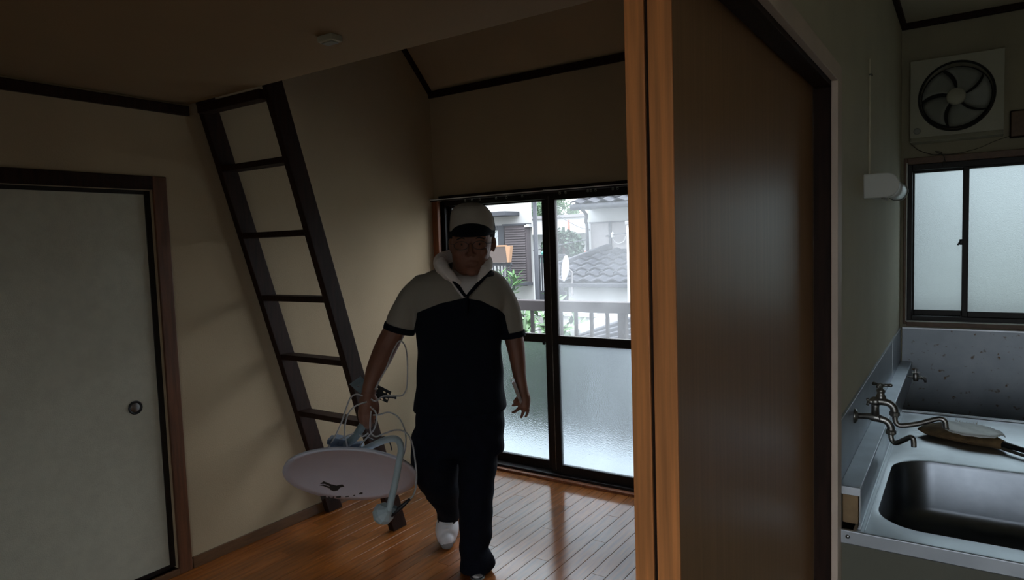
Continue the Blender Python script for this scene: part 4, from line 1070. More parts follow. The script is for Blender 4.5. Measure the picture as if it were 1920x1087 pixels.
bm = bmesh.new(); tube(bm, [(-0.2859, -0.415, 0.4136), (-0.2706, -0.42, 0.442)], 0.0125, 10); obj('clip', bm, M['mast_paint'], arm, bevel=0.002)
# clamp behind the reflector, bent mast through the fist, base plate above it
bm = bmesh.new()
tube(bm, smooth_path([(-0.603, -0.06, 0.5907), (-0.5704, -0.07, 0.6027), (-0.5268, -0.085, 0.6207), (-0.4949, -0.09, 0.6508), (-0.4709, -0.092, 0.6851), (-0.4472, -0.092, 0.7237), (-0.4343, -0.075, 0.7633), (-0.4263, -0.045, 0.8053), (-0.4219, -0.02, 0.8494)], 6), 0.0185, 16)
mast = obj('mast_tube', bm, M['mast_paint'], dr, smooth=True)
bm = bmesh.new()
c_ = Vector((-0.5729, -0.06, 0.6022))
for dx, dy, dz, sx, sy, sz, rz in ((0, 0, 0, 0.042, 0.034, 0.034, 0.2), (-0.03, 0, 0.020, 0.026, 0.038, 0.012, 0.2), (0.055, 0.01, -0.010, 0.040, 0.026, 0.012, -0.1)):
    mm = Matrix.Translation(c_ + Vector((dx, dy, dz))) @ Matrix.Rotation(rz, 4, 'Y') @ Matrix.Diagonal((sx, sy, sz, 1)) @ Matrix.Scale(2, 4)
    bmesh.ops.create_cube(bm, size=1, matrix=mm)
obj('clamp_bracket', bm, M['slate_plastic'], dr, bevel=0.004)
bm = bmesh.new(); ellipsoid(bm, Vector((-0.5817, -0.05, 0.5769)), (0.048, 0.04, 0.028), 14); obj('clamp_base', bm, M['arm_paint'], dr, smooth=True)
for uu in (((-0.5997, -0.075, 0.6251)), ((-0.512, -0.075, 0.5723))):
    bm = bmesh.new(); lathe(bm, [(0.007, 0), (0.007, 0.006), (0.003, 0.0065), (0.003, 0.012)], uu, (0, -1, 0.3), 6); obj('clamp_bolt', bm, M['dark_steel'], dr)
# base plate with holes, and a folded side
def plate_with_holes(name, corners, holes, mat, parent, thick=0.003):
    bm = bmesh.new(); o_, ux, uy = Vector(corners[0]), Vector(corners[1]) - Vector(corners[0]), Vector(corners[3]) - Vector(corners[0])
    nrm = ux.cross(uy).normalized() * thick
    nx, ny = 5, 5
    cells = {}
    for i in range(nx):
        for j in range(ny):
            x0, x1, y0, y1 = i / nx, (i + 1) / nx, j / ny, (j + 1) / ny
            q = [(x0, y0), (x1, y0), (x1, y1), (x0, y1)]
            if (i, j) in holes:
                cx, cy, r = (x0 + x1) / 2, (y0 + y1) / 2, 0.36 / nx
                inner = [(cx + r * math.cos(a), cy + r * math.sin(a)) for a in [math.radians(225 + 45 * m) for m in range(8)]]
                outer = [q[0], ((x0 + x1) / 2, y0), q[1], (x1, (y0 + y1) / 2), q[2], ((x0 + x1) / 2, y1), q[3], (x0, (y0 + y1) / 2)]
                A_ = [bm.verts.new(o_ + ux * p[0] + uy * p[1]) for p in outer]; B_ = [bm.verts.new(o_ + ux * p[0] + uy * p[1]) for p in inner]
                for m in range(8):
                    bm.faces.new((A_[m], A_[(m + 1) % 8], B_[(m + 1) % 8], B_[m]))
            else:
                bm.faces.new([bm.verts.new(o_ + ux * p[0] + uy * p[1]) for p in q])
    bmesh.ops.remove_doubles(bm, verts=bm.verts, dist=1e-5)
    o = obj(name, bm, mat, parent); md = o.modifiers.new('thick', 'SOLIDIFY'); md.thickness = thick
    return o
bp_ = plate_with_holes('base_plate', [(-0.4254, -0.02, 0.8796), (-0.3387, -0.02, 0.8316), (-0.3867, -0.05, 0.7927), (-0.4411, -0.05, 0.8343)], {(1, 1), (3, 1), (1, 3), (4, 3), (3, 4), (4, 1)}, M['dark_steel'], dr)
plate_with_holes('plate_wing', [(-0.5295, -0.03, 0.8752), (-0.483, -0, 0.905), (-0.43, -0, 0.8705), (-0.4801, -0.03, 0.8286)], {(1, 2)}, M['mast_paint'], dr)
bm = bmesh.new(); tube(bm, [(-0.3801, -0.04, 0.8175), (-0.3148, -0.05, 0.8089)], 0.0045, 10); lathe(bm, [(0.008, 0), (0.008, 0.008)], (-0.3196, -0.05, 0.8103), (1, 0, 0), 8); obj('plate_bolt', bm, M['black'], bp_)

# coaxial cable looped round the hand
cb = thing('coaxial_cable', 'thin grey coaxial cable looping round the hand and down to the dish', 'cable', MAN, MROT)
def cable(pts, r=0.0035, name='loop'):
    bm = bmesh.new(); tube(bm, smooth_path(pts, 8), r, 8); return obj(name, bm, M['cable'], cb, smooth=True)
cable([(-0.3979, -0.1, 0.8613), (-0.3772, -0.085, 0.9013), (-0.3477, -0.075, 0.9522), (-0.3162, -0.07, 1.024), (-0.2841, -0.075, 1.072), (-0.2613, -0.07, 1.058), (-0.253, -0.06, 1.008), (-0.2544, -0.06, 0.9216), (-0.2615, -0.065, 0.8538), (-0.2807, -0.075, 0.8247), (-0.3168, -0.09, 0.8269), (-0.3633, -0.1, 0.8283), (-0.3948, -0.115, 0.811), (-0.4103, -0.13, 0.8248)])
cable([(-0.4488, -0.125, 0.8394), (-0.4759, -0.13, 0.8488), (-0.5017, -0.135, 0.8339), (-0.5245, -0.14, 0.7827), (-0.5492, -0.13, 0.7227), (-0.5866, -0.11, 0.6548), (-0.6277, -0.085, 0.5993), (-0.674, -0.06, 0.5481)])
cable([(-0.4299, -0.13, 0.8133), (-0.4772, -0.135, 0.7992), (-0.5084, -0.14, 0.7725), (-0.5285, -0.135, 0.7282), (-0.5399, -0.12, 0.6708), (-0.5354, -0.11, 0.6187), (-0.54, -0.08, 0.5749)])
cable([(-0.4167, -0.13, 0.7911), (-0.3918, -0.14, 0.7685), (-0.3887, -0.14, 0.7345), (-0.4013, -0.135, 0.6923), (-0.4253, -0.13, 0.6625), (-0.4553, -0.12, 0.6312), (-0.4857, -0.1, 0.5942), (-0.5135, -0.07, 0.5658)])
cable([(-0.4031, -0.135, 0.7531), (-0.3723, -0.145, 0.757), (-0.3282, -0.15, 0.7665), (-0.2866, -0.15, 0.7409), (-0.265, -0.15, 0.6919), (-0.2599, -0.15, 0.6457), (-0.266, -0.14, 0.5991), (-0.2796, -0.11, 0.5607)])
cable([(-0.4106, -0.14, 0.774), (-0.4144, -0.155, 0.7297), (-0.4132, -0.16, 0.6828), (-0.3886, -0.18, 0.6685), (-0.3376, -0.22, 0.6927), (-0.2851, -0.25, 0.7136), (-0.2374, -0.29, 0.714), (-0.2073, -0.32, 0.6805), (-0.1923, -0.35, 0.6165), (-0.1855, -0.37, 0.5551), (-0.1885, -0.395, 0.5079), (-0.1961, -0.41, 0.4847), (-0.2082, -0.42, 0.4734)])
cable([(-0.4343, -0.12, 0.6672), (-0.4614, -0.11, 0.6505), (-0.492, -0.1, 0.6634), (-0.5213, -0.1, 0.6571), (-0.5635, -0.09, 0.6383), (-0.6113, -0.08, 0.6121), (-0.6582, -0.06, 0.5676), (-0.6871, -0.05, 0.5402)])
bm = bmesh.new(); tube(bm, smooth_path([(-0.4943, -0.05, 0.6491), (-0.4533, -0.04, 0.6248), (-0.4146, -0.04, 0.6083), (-0.3771, -0.05, 0.6301), (-0.3517, -0.06, 0.6072), (-0.3413, -0.06, 0.5668)], 6), 0.003, 8); obj('black_loop', bm, M['black'], cb, smooth=True)

# wrench in his left hand
wr = thing('wrench', 'slim silver wrench held upright in his other hand', 'wrench', MAN, MROT)
bm = bmesh.new()
a_, b_ = Vector((0.2244, -0.085, 0.881)), Vector((0.2688, -0.066, 0.747))
bar(bm, a_ + (b_ - a_) * 0.06, a_ + (b_ - a_) * 0.9, 0.017, 0.006, up=(0, 1, 0)); obj('shank', bm, M['chrome'], wr, bevel=0.002)
bm = bmesh.new(); lathe(bm, [(0.006, -0.004), (0.0105, -0.004), (0.0105, 0.004), (0.006, 0.004), (0.006, -0.004)], a_, (0.1, 1, 0.1), 20, cap=False); obj('ring_end', bm, M['chrome'], wr, bevel=0.001)
bm = bmesh.new()
d_ = (b_ - a_).normalized(); s_2 = d_.cross(Vector((0, 1, 0))).normalized()
for q in (-1, 1):
    tube(bm, [b_ + d_ * -0.012, b_ + s_2 * 0.011 * q, b_ + d_ * 0.016 + s_2 * 0.009 * q], [0.006, 0.0055, 0.003], 8)
obj('open_jaw', bm, M['chrome'], wr, smooth=True)
for r_, p_ in ((dr, DC), (cb, Vector((-0.4099, -0.11, 0.7175))), (wr, b_)):
    rebase(r_, p_)

# ================================================================ OUTSIDE THE BALCONY WINDOW
struct(obj('ground', boxes((-60, 60, 3.9, 90, -3.4, -3.2)), M['ground']))
struct(obj('balcony_floor', boxes((-4.6, 0.9, 3.70, 4.56, -0.16, -0.04)), M['concrete'], bevel=0.005))
bal = thing('balcony_railing', 'brown balcony railing with a broad flat top rail outside the tall window', 'railing', (-2.4, 4.5, -0.04))
obj('top_rail', boxes((-2.2, 3.3, -0.045, 0.045, 1.000, 1.082)), M['rail_brown'], bal, bevel=0.006)
obj('bottom_rail', boxes((-2.2, 3.3, -0.02, 0.02, 0.09, 0.13)), M['rail_brown'], bal, bevel=0.004)
p0 = None
for i in range(-12, 24):
    xx = -2.596 + 0.132 * i + 2.4
    if i == 4:
        continue
    if p0 is None:
        p0 = o = obj('picket', boxes((-0.012, 0.012, -0.012, 0.012, 0.13, 1.0)), M['rail_brown'], bal, bevel=0.002)
    else:
        o = p0.copy(); COL.objects.link(o); o.parent = bal
    o.location = (xx, 0, 0)
for xx in (-1.75, 0.325, 2.4):
    obj('post', boxes((xx - 0.03, xx + 0.03, -0.03, 0.03, 0.0, 1.0)), M['rail_brown'], bal, bevel=0.004)

def leaf_mesh(name, l, w, mat, parent, curl=0.15):
    bm = bmesh.new(); rows = []
    for i, (t, q) in enumerate(((0, 0.06), (0.2, 0.7), (0.45, 1.0), (0.72, 0.7), (1.0, 0.04))):
        z = curl * l * (t - 1.6 * t * t)
        rows.append([bm.verts.new((l * t, -w * q / 2, z + 0.12 * w * q)), bm.verts.new((l * t, 0, z)), bm.verts.new((l * t, w * q / 2, z + 0.12 * w * q))])
    for a, b in zip(rows, rows[1:]):
        for j in range(2):
            bm.faces.new((a[j], a[j + 1], b[j + 1], b[j]))
    return obj(name, bm, mat, parent, smooth=True)

def leafy(name, label, base, n, spread, height, ll, lw, mat, seed, stems=5, cat='plant', up=(0.0, 1.0), low=0.25):
    random.seed(seed)
    root = thing(name, label, cat, base)
    bm = bmesh.new(); tips = []
    for i in range(stems):
        a = 6.2832 * i / stems + random.random(); r = spread * random.uniform(0.3, 0.8)
        pts = [(0, 0, 0), (r * 0.4 * math.cos(a), r * 0.4 * math.sin(a), height * 0.45), (r * math.cos(a), r * math.sin(a), height * random.uniform(0.75 if low < 0.5 else 0.90, 1.0))]
        P = smooth_path(pts, 4); tips.append(P); tube(bm, P, 0.012 if height > 0.8 else 0.006, 6)
    obj('stem', bm, M['leaf_mid'], root, smooth=True)
    first = None
    for i in range(n):
        P = tips[i % stems]; w_ = random.uniform(low, 1.0) * (len(P) - 1); q = Vector(P[int(w_)]).lerp(Vector(P[min(len(P) - 1, int(w_) + 1)]), w_ % 1)
        if first is None:
            first = o = leaf_mesh('leaf', ll, lw, mat, root)
        else:
            o = first.copy(); COL.objects.link(o); o.parent = root
        o.location = (q[0] + random.uniform(-1, 1) * spread * 0.18, q[1] + random.uniform(-1, 1) * spread * 0.18, q[2] + random.uniform(-1, 0.5) * ll)
        o.rotation_euler = (random.uniform(-0.5, 0.5), -random.uniform(*up), random.uniform(0, 6.2832))
        s = random.uniform(0.7, 1.15); o.scale = (s, s, s)
    return root

# shrub just beyond the railing
leafy('leafy_shrub', 'bright green leafy shrub seen through the railing left of the window stile', (*((-3.624, 5.6, 0.7266))[:2], -3.2), 280, 0.44, 4.12, 0.19, 0.06, M['leaf'], 5, 15, low=0.88)
leafy('dark_sprig', 'few dark thin leaves poking over the top rail of the balcony', (*((-4.116, 6.2, 0.8785))[:2], -3.2), 34, 0.4, 4.36, 0.12, 0.026, M['leaf_dark'], 8, 6, low=0.95)

def tree(name, label, base, crown, n, size, mat, seed, trunk_r=0.15, cone=False):
    random.seed(seed)
    root = thing(name, label, 'tree', base)
    c, r = Vector(crown[0]) - Vector(base), Vector(crown[1])
    bm = bmesh.new(); tube(bm, [(0, 0, 0), (c.x * 0.6, c.y * 0.6, c.z * 0.6), (c.x, c.y, c.z + r.z * 0.6)], [trunk_r, trunk_r * 0.75, trunk_r * 0.25], 8)
    obj('trunk', bm, M['dark_wood'], root, smooth=True)
    bm = bmesh.new()
    clumps = []
    for i in range(34):
        z = random.uniform(-1, 1); k = (1 - z) / 2 * 0.9 + 0.12 if cone else math.sqrt(max(0.05, 1 - z * z))
        a = random.uniform(0, 6.2832); q = random.uniform(0.35, 0.95)
        clumps.append((Vector((r.x * k * q * math.cos(a), r.y * k * q * math.sin(a), r.z * z * 0.9)), random.uniform(0.22, 0.42)))
    for i in range(n):
        cc, s = random.choice(clumps)
        d = Vector((random.gauss(0, 1), random.gauss(0, 1), random.gauss(0, 0.8))).normalized() * (random.random() ** 0.4)
        p = c + cc + Vector((d.x * r.x * s, d.y * r.y * s, d.z * r.z * s))
        u = Vector((random.gauss(0, 1), random.gauss(0, 1), random.gauss(0, 1))).normalized(); v = u.orthogonal().normalized(); w = size * random.uniform(0.6, 1.3)
        bm.faces.new([bm.verts.new(p + u * w), bm.verts.new(p + v * w * 0.5), bm.verts.new(p - u * w), bm.verts.new(p - v * w * 0.5)])
    f = obj('foliage', bm, mat, root); f['kind'] = 'stuff'
    return root

# ---- left neighbour: white rendered house with a ribbed shutter box and a planted balcony
YH = 12.0
lh = thing('white_house', 'white rendered neighbour house with ribbed shutter box and small awning', 'house', (-9.0, YH, -3.2))
def WH(p):        # world point to house frame
    return (p[0] + 9.0, p[1] - YH, p[2] + 3.2)
c1 = WH((-7.563, 12, 1.321))
bm = bmesh.new(); prism(bm, [(-5.0, 0, 0), (c1[0], 0, 0), (c1[0] - 2.6, 2.4, 0), (-7.6, 2.4, 0)], (0, 0, 7.2)); obj('wall', bm, M['plaster_white'], lh)
a_, b_ = WH((-8.167, 12, 1.872)), WH((-7.602, 12, 0.6443))
sb = obj('shutter_box', boxes((a_[0], b_[0], -0.16, 0, b_[2], a_[2])), M['slat'], lh, bevel=0.01)
s0 = None; ns = 24; hh = (a_[2] - b_[2]) / ns
for i in range(ns):
    if s0 is None:
        bm = bmesh.new(); L_ = b_[0] - a_[0] - 0.06
        prism(bm, [(0, -0.16, 0.012), (0, -0.185, 0.018), (0, -0.172, hh - 0.006), (0, -0.16, hh - 0.006)], (L_, 0, 0))
        s0 = o = obj('slat', bm, M['slat'], sb)
    else:
        o = s0.copy(); COL.objects.link(o); o.parent = sb
    o.location = (a_[0] + 0.03, 0, b_[2] + hh * i)
obj('top_cap', boxes((a_[0] - 0.03, b_[0] + 0.02, -0.20, 0, a_[2] - 0.01, a_[2] + 0.03)), M['gunmetal'], sb)
obj('bottom_cap', boxes((a_[0] - 0.03, b_[0] + 0.02, -0.22, 0, b_[2] - 0.05, b_[2] + 0.01)), M['gunmetal'], sb)
a2, b2 = WH((-8.954, 12, 1.882)), WH((-8.21, 12, 1.15))
wf = obj('window', boxes((a2[0], a2[0] + 0.12, -0.12, 0, b2[2], a2[2]), (b2[0] - 0.16, b2[0], -0.12, 0, b2[2], a2[2]), (a2[0] + 0.12, b2[0] - 0.16, -0.12, 0, a2[2] - 0.09, a2[2]), (a2[0] + 0.12, b2[0] - 0.16, -0.12, 0, b2[2], b2[2] + 0.05)), M['gunmetal'], lh, bevel=0.01)
obj('pane', boxes((a2[0] + 0.10, b2[0] - 0.14, -0.05, -0.02, b2[2] + 0.03, a2[2] - 0.07)), M['pane_grey'], wf)
a3, b3 = WH((-9.741, 12, 2.265)), WH((-7.869, 12, 2.119))
obj('awning', boxes((a3[0], b3[0], -0.55, 0, b3[2] - 0.05, b3[2] + 0.04)), M['gunmetal'], lh, bevel=0.01)
pz = WH((-7.421, 11.9, 2.402))
bm = bmesh.new(); tube(bm, [(pz[0], -0.1, 0.2), (pz[0], -0.1, pz[2])], 0.045, 10); tube(bm, [(pz[0], -0.1, pz[2] - 0.05), (pz[0] + 0.1, -0.15, pz[2] + 0.06), (pz[0] + 0.45, -0.4, pz[2] + 0.16)], 0.045, 10); obj('downpipe', bm, M['gunmetal'], lh, smooth=True)
zc_ = WH((-7.57, 12, 1.847))
obj('pipe_clip', boxes((zc_[0] - 0.06, zc_[0] + 0.05, -0.20, 0, zc_[2] - 0.03, zc_[2] + 0.03)), M['plaster_white'], lh)
bm = bmesh.new(); prism(bm, [(-5.3, -0.5, 7.2), (c1[0] + 0.4, -0.5, 7.2), (c1[0] - 2.6, 2.7, 7.2), (-8.0, 2.7, 7.2)], (0, 0, 0.2)); obj('roof', bm, M['tile'], lh)
# its balcony: bamboo blind with timber edge on a dark rail
nb = thing('balcony_blind', 'woven brown bamboo blind with pale timber edge on the neighbour balcony', 'blind', (-7.956, 11.2, 1.112))
q0 = (-7.956, 11.2, 1.112); q1 = (-8.627, 11.2, 1.455); q2 = (-7.653, 11.2, 1.108); q3 = (-7.691, 11.2, 1.443)
dx = lambda p: (p[0] - q0[0], p[2] - q0[2])
bm = bmesh.new()
prism(bm, [(dx(q1)[0], -0.02, 0), (dx(q2)[0], -0.02, 0), (dx(q3)[0], -0.02, dx(q3)[1]), (dx(q1)[0], -0.02, dx(q1)[1])], (0, 0.03, 0)); obj('woven_panel', bm, M['bamboo'], nb)
q4 = (-7.561, 11.2, 1.45); q5 = (-7.614, 11.2, 1.108)
bm = bmesh.new()
prism(bm, [(dx(q2)[0], -0.04, 0), (dx(q5)[0], -0.04, 0.0), (dx(q4)[0], -0.04, dx(q4)[1]), (dx(q3)[0], -0.04, dx(q3)[1])], (0, 0.10, 0)); obj('timber_edge', bm, M['bamboo_edge'], nb, bevel=0.005)
obj('timber_top', boxes((dx(q1)[0], dx(q3)[0], -0.03, 0.03, dx(q3)[1] - 0.01, dx(q3)[1] + 0.02)), M['bamboo_edge'], nb)
nr = thing('neighbour_rail', 'dark slim rail under the bamboo blind of the white house', 'railing', (-8.045, 11.3, 0.6894))
r0 = (-8.045, 11.3, 0.6894); r1 = (-8.722, 11.3, 1.071); r2 = (-7.644, 11.3, 1.061)
obj('top_bar', boxes((r1[0] - r0[0], r2[0] - r0[0], -0.03, 0.03, r1[2] - r0[2] - 0.03, r1[2] - r0[2] + 0.03)), M['gunmetal'], nr, bevel=0.005)
r4 = (-7.49, 11.3, 0.6924)
obj('balcony_slab', boxes((r1[0] - r0[0], r4[0] - r0[0], -0.40, 0.45, -0.06, 0.0)), M['gunmetal'], nr, bevel=0.005)
obj('bottom_bar', boxes((r1[0] - r0[0], r2[0] - r0[0], -0.02, 0.02, 0.02, 0.05)), M['gunmetal'], nr, bevel=0.005)
p0 = None
for i in range(12):
    xx = r2[0] - r0[0] - 0.03 - 0.085 * i
    if p0 is None:
        p0 = o = obj('picket', boxes((-0.012, 0.012, -0.012, 0.012, 0, r1[2] - r0[2])), M['gunmetal'], nr)
    else:
        o = p0.copy(); COL.objects.link(o); o.parent = nr
    o.location = (xx, 0, 0)
leafy('spiky_plant', 'bright spiky plant in front of the ribbed shutter box', (((-7.485, 11.1, 0.706))[0], 11.1, r0[2]), 34, 0.18, 0.08, 0.24, 0.05, M['leaf'], 11, 6, up=(0.1, 1.0))
leafy('spiky_plant', 'tall pale green spiky plant left of the one at the shutter box', (((-7.762, 11.05, 0.7079))[0], 11.05, r0[2]), 26, 0.14, 0.14, 0.26, 0.05, M['leaf'], 12, 6, up=(0.3, 1.2))
leafy('spiky_plant', 'small dark spiky plant above the bamboo blind beside the man\'s ear', (-8.152, 11.4, 1.45), 16, 0.10, 0.16, 0.26, 0.03, M['leaf_dark'], 13, 5, up=(0.2, 1.3))

# railing and clutter beyond the corner of the white house
fr_ = thing('stair_railing', 'dark upright railing beyond the corner of the white house', 'railing', (-8.169, 13.2, 0.2253))
f0 = (-8.169, 13.2, 0.2253); f1 = (-8.266, 13.2, 1.178); f2 = (-7.46, 13.2, 1.165); f3 = (-8.164, 13.2, 0.3741)
obj('top_bar', boxes((f1[0] - f0[0], f2[0] - f0[0], -0.04, 0.04, f1[2] - f0[2] - 0.04, f1[2] - f0[2] + 0.03)), M['gunmetal'], fr_, bevel=0.005)
obj('base_panel', boxes((f1[0] - f0[0], f2[0] - f0[0], -0.03, 0.03, -0.3, f3[2] - f0[2])), M['gunmetal'], fr_, bevel=0.005)
p0 = None
for i in range(11):
    if p0 is None:
        p0 = o = obj('picket', boxes((-0.016, 0.016, -0.016, 0.016, f3[2] - f0[2], f1[2] - f0[2])), M['gunmetal'], fr_)
    else:
        o = p0.copy(); COL.objects.link(o); o.parent = fr_
    o.location = (f1[0] - f0[0] + 0.05 + 0.068 * i, 0, 0)
g0 = (-9.514, 15.5, 1.263)
ga = thing('green_awning', 'small turquoise awning far off behind the stair railing', 'awning', g0)
bm = bmesh.new(); prism(bm, [(0.0, 0, -0.1), (0.3, 0, -0.1), (0.3, 0.4, 0.12), (0.0, 0.4, 0.12)], (0, 0, 0.05)); obj('canopy', bm, M['green_awning'], ga, bevel=0.01)
obj('awning_post', boxes((0.13, 0.17, 0.3, 0.34, -g0[2] - 3.2, 0.05)), M['gunmetal'], ga)
obj('valance', boxes((0.0, 0.3, -0.03, 0.0, -0.32, -0.1)), M['green_awning'], ga)
# long white building far off
w0 = (-13.73, 22, 2.355); w1_ = (-11.08, 22, 1.73); w2_ = (-13.75, 22, 1.763)
wb = thing('white_building', 'long low white building far off behind the conifer', 'building', (w0[0], 22.0, -3.2))
obj('fascia', boxes((-1.5, w1_[0] - w0[0], -0.6, 0.6, w2_[2] + 3.2, w0[2] + 3.2)), M['plaster_white'], wb, bevel=0.02)
obj('wall', boxes((-1.5, w1_[0] - w0[0], 0.3, 6, 0, w2_[2] + 3.2)), M['plaster_grey'], wb)
obj('roof_edge', boxes((-1.7, w1_[0] - w0[0] + 0.2, -0.7, 6.2, w0[2] + 3.2, w0[2] + 3.3)), M['shutter_grey'], wb)
w3 = (-12.41, 22, 1.737)
obj('lamp_box', boxes((w3[0] - w0[0] - 0.35, w3[0] - w0[0] + 0.35, -0.75, -0.6, w3[2] + 3.0, w3[2] + 3.2)), M['plaster_white'], wb)
r_0 = (-10.19, 19, 0.974)
rs = thing('red_sign_board', 'small red and white board far off beside the conifer', 'sign', r_0)
obj('board', boxes((-0.35, 0.35, -0.03, 0.03, -0.25, 0.2)), M['red_brown'], rs, bevel=0.01)
obj('pole', boxes((-0.42, -0.36, -0.03, 0.03, -4.0, 1.2)), M['red_brown'], rs)

tb = (-18.26, 31, 2.852)
tree('broad_tree', 'broad pale green tree behind the long white building', (tb[0], 31.0, -3.2), (tb, (1.4, 1.2, 1.05)), 5200, 0.075, M['leaf_mid'], 21)
tb2 = (-21.95, 35, 2.995)
tree('broad_tree', 'smaller tree seen between the white house and the window stile', (tb2[0], 35.0, -3.2), (tb2, (1.0, 0.9, 0.95)), 3000, 0.075, M['leaf_mid'], 22)
tc_ = (-9.926, 17.5, 1.088)
tree('conifer', 'dark bushy conifer in front of the long white building', (tc_[0], 17.5, -3.2), ((tc_[0], 17.5, tc_[2] - 0.2), (0.75, 0.6, 0.9)), 9000, 0.07, M['leaf_dark'], 23, cone=False)

# ---- right neighbour: low tiled roof in front of a grey house with shutters
gh = thing('grey_house', 'pale grey house with tiled eaves and shuttered window beyond the low roof', 'house', (-4.0, 10.2, -3.2))
def GH(p):
    return (p[0] + 4.0, p[1] - 10.2, p[2] + 3.2)
k0 = GH((-5.306, 10.2, 1.324)); k1 = GH((-5.244, 10.2, 2.076))
obj('wall', boxes((k0[0], 3.5, 0, 5, 0, k1[2] + 0.1)), M['plaster_grey'], gh)
p_a, p_b = GH((-5.242, 10.2, 1.781)), GH((-4.376, 10.2, 1.347)); p_m = GH((-4.882, 10.2, 1.58))
sf = obj('shutter_frame', boxes((p_a[0] - 0.02, p_b[0], -0.05, 0, p_b[2] - 0.03, p_b[2]), (p_a[0] - 0.02, p_b[0], -0.05, 0, p_a[2], p_a[2] + 0.02), (p_m[0] - 0.022, p_m[0] + 0.022, -0.05, 0, p_b[2], p_a[2])), M['gunmetal'], gh)
obj('shutter', boxes((p_a[0], p_m[0] - 0.022, -0.03, 0, p_b[2], p_a[2])), M['shutter_grey'], sf)
obj('shutter', boxes((p_m[0] + 0.022, p_b[0], -0.03, 0, p_b[2], p_a[2])), M['shutter_grey'], sf)
e0, e1_ = GH((-5.282, 9.6, 2.037)), GH((-4.017, 9.6, 2.061))
bm = bmesh.new(); tube(bm, [(e0[0], -0.62, e0[2]), (3.5, -0.62, e0[2])], 0.05, 8); obj('gutter', bm, M['gunmetal'], gh, smooth=True)
d0 = GH((-5.256, 10.1, 1.254))
bm = bmesh.new(); tube(bm, smooth_path([(e0[0] + 0.16, -0.6, e0[2] - 0.02), (e0[0] + 0.18, -0.45, e0[2] - 0.12), (d0[0] - 0.03, -0.12, e0[2] - 0.22), (d0[0] - 0.02, -0.1, e0[2] - 0.35), (d0[0] - 0.02, -0.1, d0[2] - 0.3)], 4), 0.028, 8); obj('downpipe', bm, M['gunmetal'], gh, smooth=True)

def roof_tiles(parent, o_, ux, uy, nu, nv, tw, tl, keep, mat):
    """courses of curved pantiles on the plane o_ + ux*s + uy*t"""
    ux, uy = Vector(ux).normalized(), Vector(uy).normalized(); nz = ux.cross(uy).normalized()
    if nz.z < 0: nz = -nz
    first = None
    R_ = Matrix((ux, uy, nz)).transposed().to_4x4()
    for j in range(nv):
        for i in range(nu):
            s, t = i * tw, j * tl * 0.82
            if not keep(s + tw / 2, t + tl / 2):
                continue
            if first is None:
                bm = bmesh.new(); rows = []
                for yy, zz in ((0, 0.030), (0, 0.052), (tl, 0.012)):
                    rows.append([bm.verts.new((tw * q / 6, yy, zz + 0.022 * math.sin(q / 6 * 6.2832))) for q in range(7)])
                for A_, B_ in zip(rows, rows[1:]):
                    for q in range(6):
                        bm.faces.new((A_[q], A_[q + 1], B_[q + 1], B_[q]))
                first = o = obj('roof_tile', bm, mat, parent, smooth=False)
            else:
                o = first.copy(); COL.objects.link(o); o.parent = parent
            o.matrix_local = Matrix.Translation(Vector(o_) + ux * s + uy * t) @ R_
rf = obj('roof', boxes((e0[0], 3.5, -0.6, -0.55, e0[2] + 0.02, e0[2] + 0.05)), M['gunmetal'], gh)
bm = bmesh.new(); prism(bm, [(e0[0], -0.6, e0[2] + 0.03), (e0[0], 2.0, e0[2] + 1.07), (e0[0], 2.0, e0[2] + 0.9), (e0[0], -0.6, e0[2] - 0.0)], (3.4 - e0[0], 0, 0)); obj('roof_deck', bm, M['tile'], rf)
obj('soffit', boxes((e0[0] + 0.05, 3.4, -0.55, 0.05, e0[2] - 0.03, e0[2])), M['plaster_grey'], gh)
roof_tiles(rf, (e0[0], -0.64, e0[2] + 0.03), (1, 0, 0), (0, 1, 0.4), 7, 4, 0.26, 0.28, lambda s, t: True, M['tile'])

lr = thing('low_roof_house', 'low building with grey pantile roof in the right window pane', 'house', (-4.4, 9.0, -3.2))
def LR(p):
    return (p[0] + 4.4, p[1] - 9.0, p[2] + 3.2)
m0 = LR((-5.251, 9, 0.8607)); m1 = LR((-5.533, 9.55, 1.085)); m2 = LR((-4.897, 10.2, 1.35)); m3 = LR((-4.284, 10.2, 1.336)); m4 = LR((-3.749, 9, 0.8841))
obj('wall', boxes((m0[0] + 0.12, 2.5, 0.15, 1.15, 0, m0[2] + 0.02)), M['plaster_grey'], lr)
bm = bmesh.new()
th = Vector((0, 0, -0.06))
prism(bm, [m0, m4, m3, m2, m1], th)
dk = obj('roof', bm, M['tile'], lr)
obj('gutter', boxes((m0[0] - 0.05, m4[0], -0.10, -0.02, m0[2] - 0.06, m0[2] - 0.0)), M['gunmetal'], lr, bevel=0.01)
def in_roof(s, t):
    x_, y_ = m0[0] + s, t * 0.93
    # left of the verge or beyond the hip is outside
    ax_, ay_, bx_, by_ = m0[0], 0.0, m1[0], m1[1]
    if y_ <= by_:
        return x_ > ax_ + (bx_ - ax_) * y_ / max(by_, 1e-3)
    return x_ > m1[0] + (m2[0] - m1[0]) * (y_ - m1[1]) / (m2[1] - m1[1]) and y_ < m2[1] + 0.05
roof_tiles(dk, (m0[0] - 0.52, 0.0, m0[2]), (1, 0, 0), (0, m2[1], m2[2] - m0[2]), 9, 7, 0.235, 0.25, lambda s, t: in_roof(s - 0.52, t), M['tile'])
bm = bmesh.new(); bar(bm, Vector(m1) + Vector((0, 0, 0.03)), Vector(m2) + Vector((0, 0, 0.05)), 0.16, 0.09); obj('hip_cap', bm, M['tile'], lr, bevel=0.02)
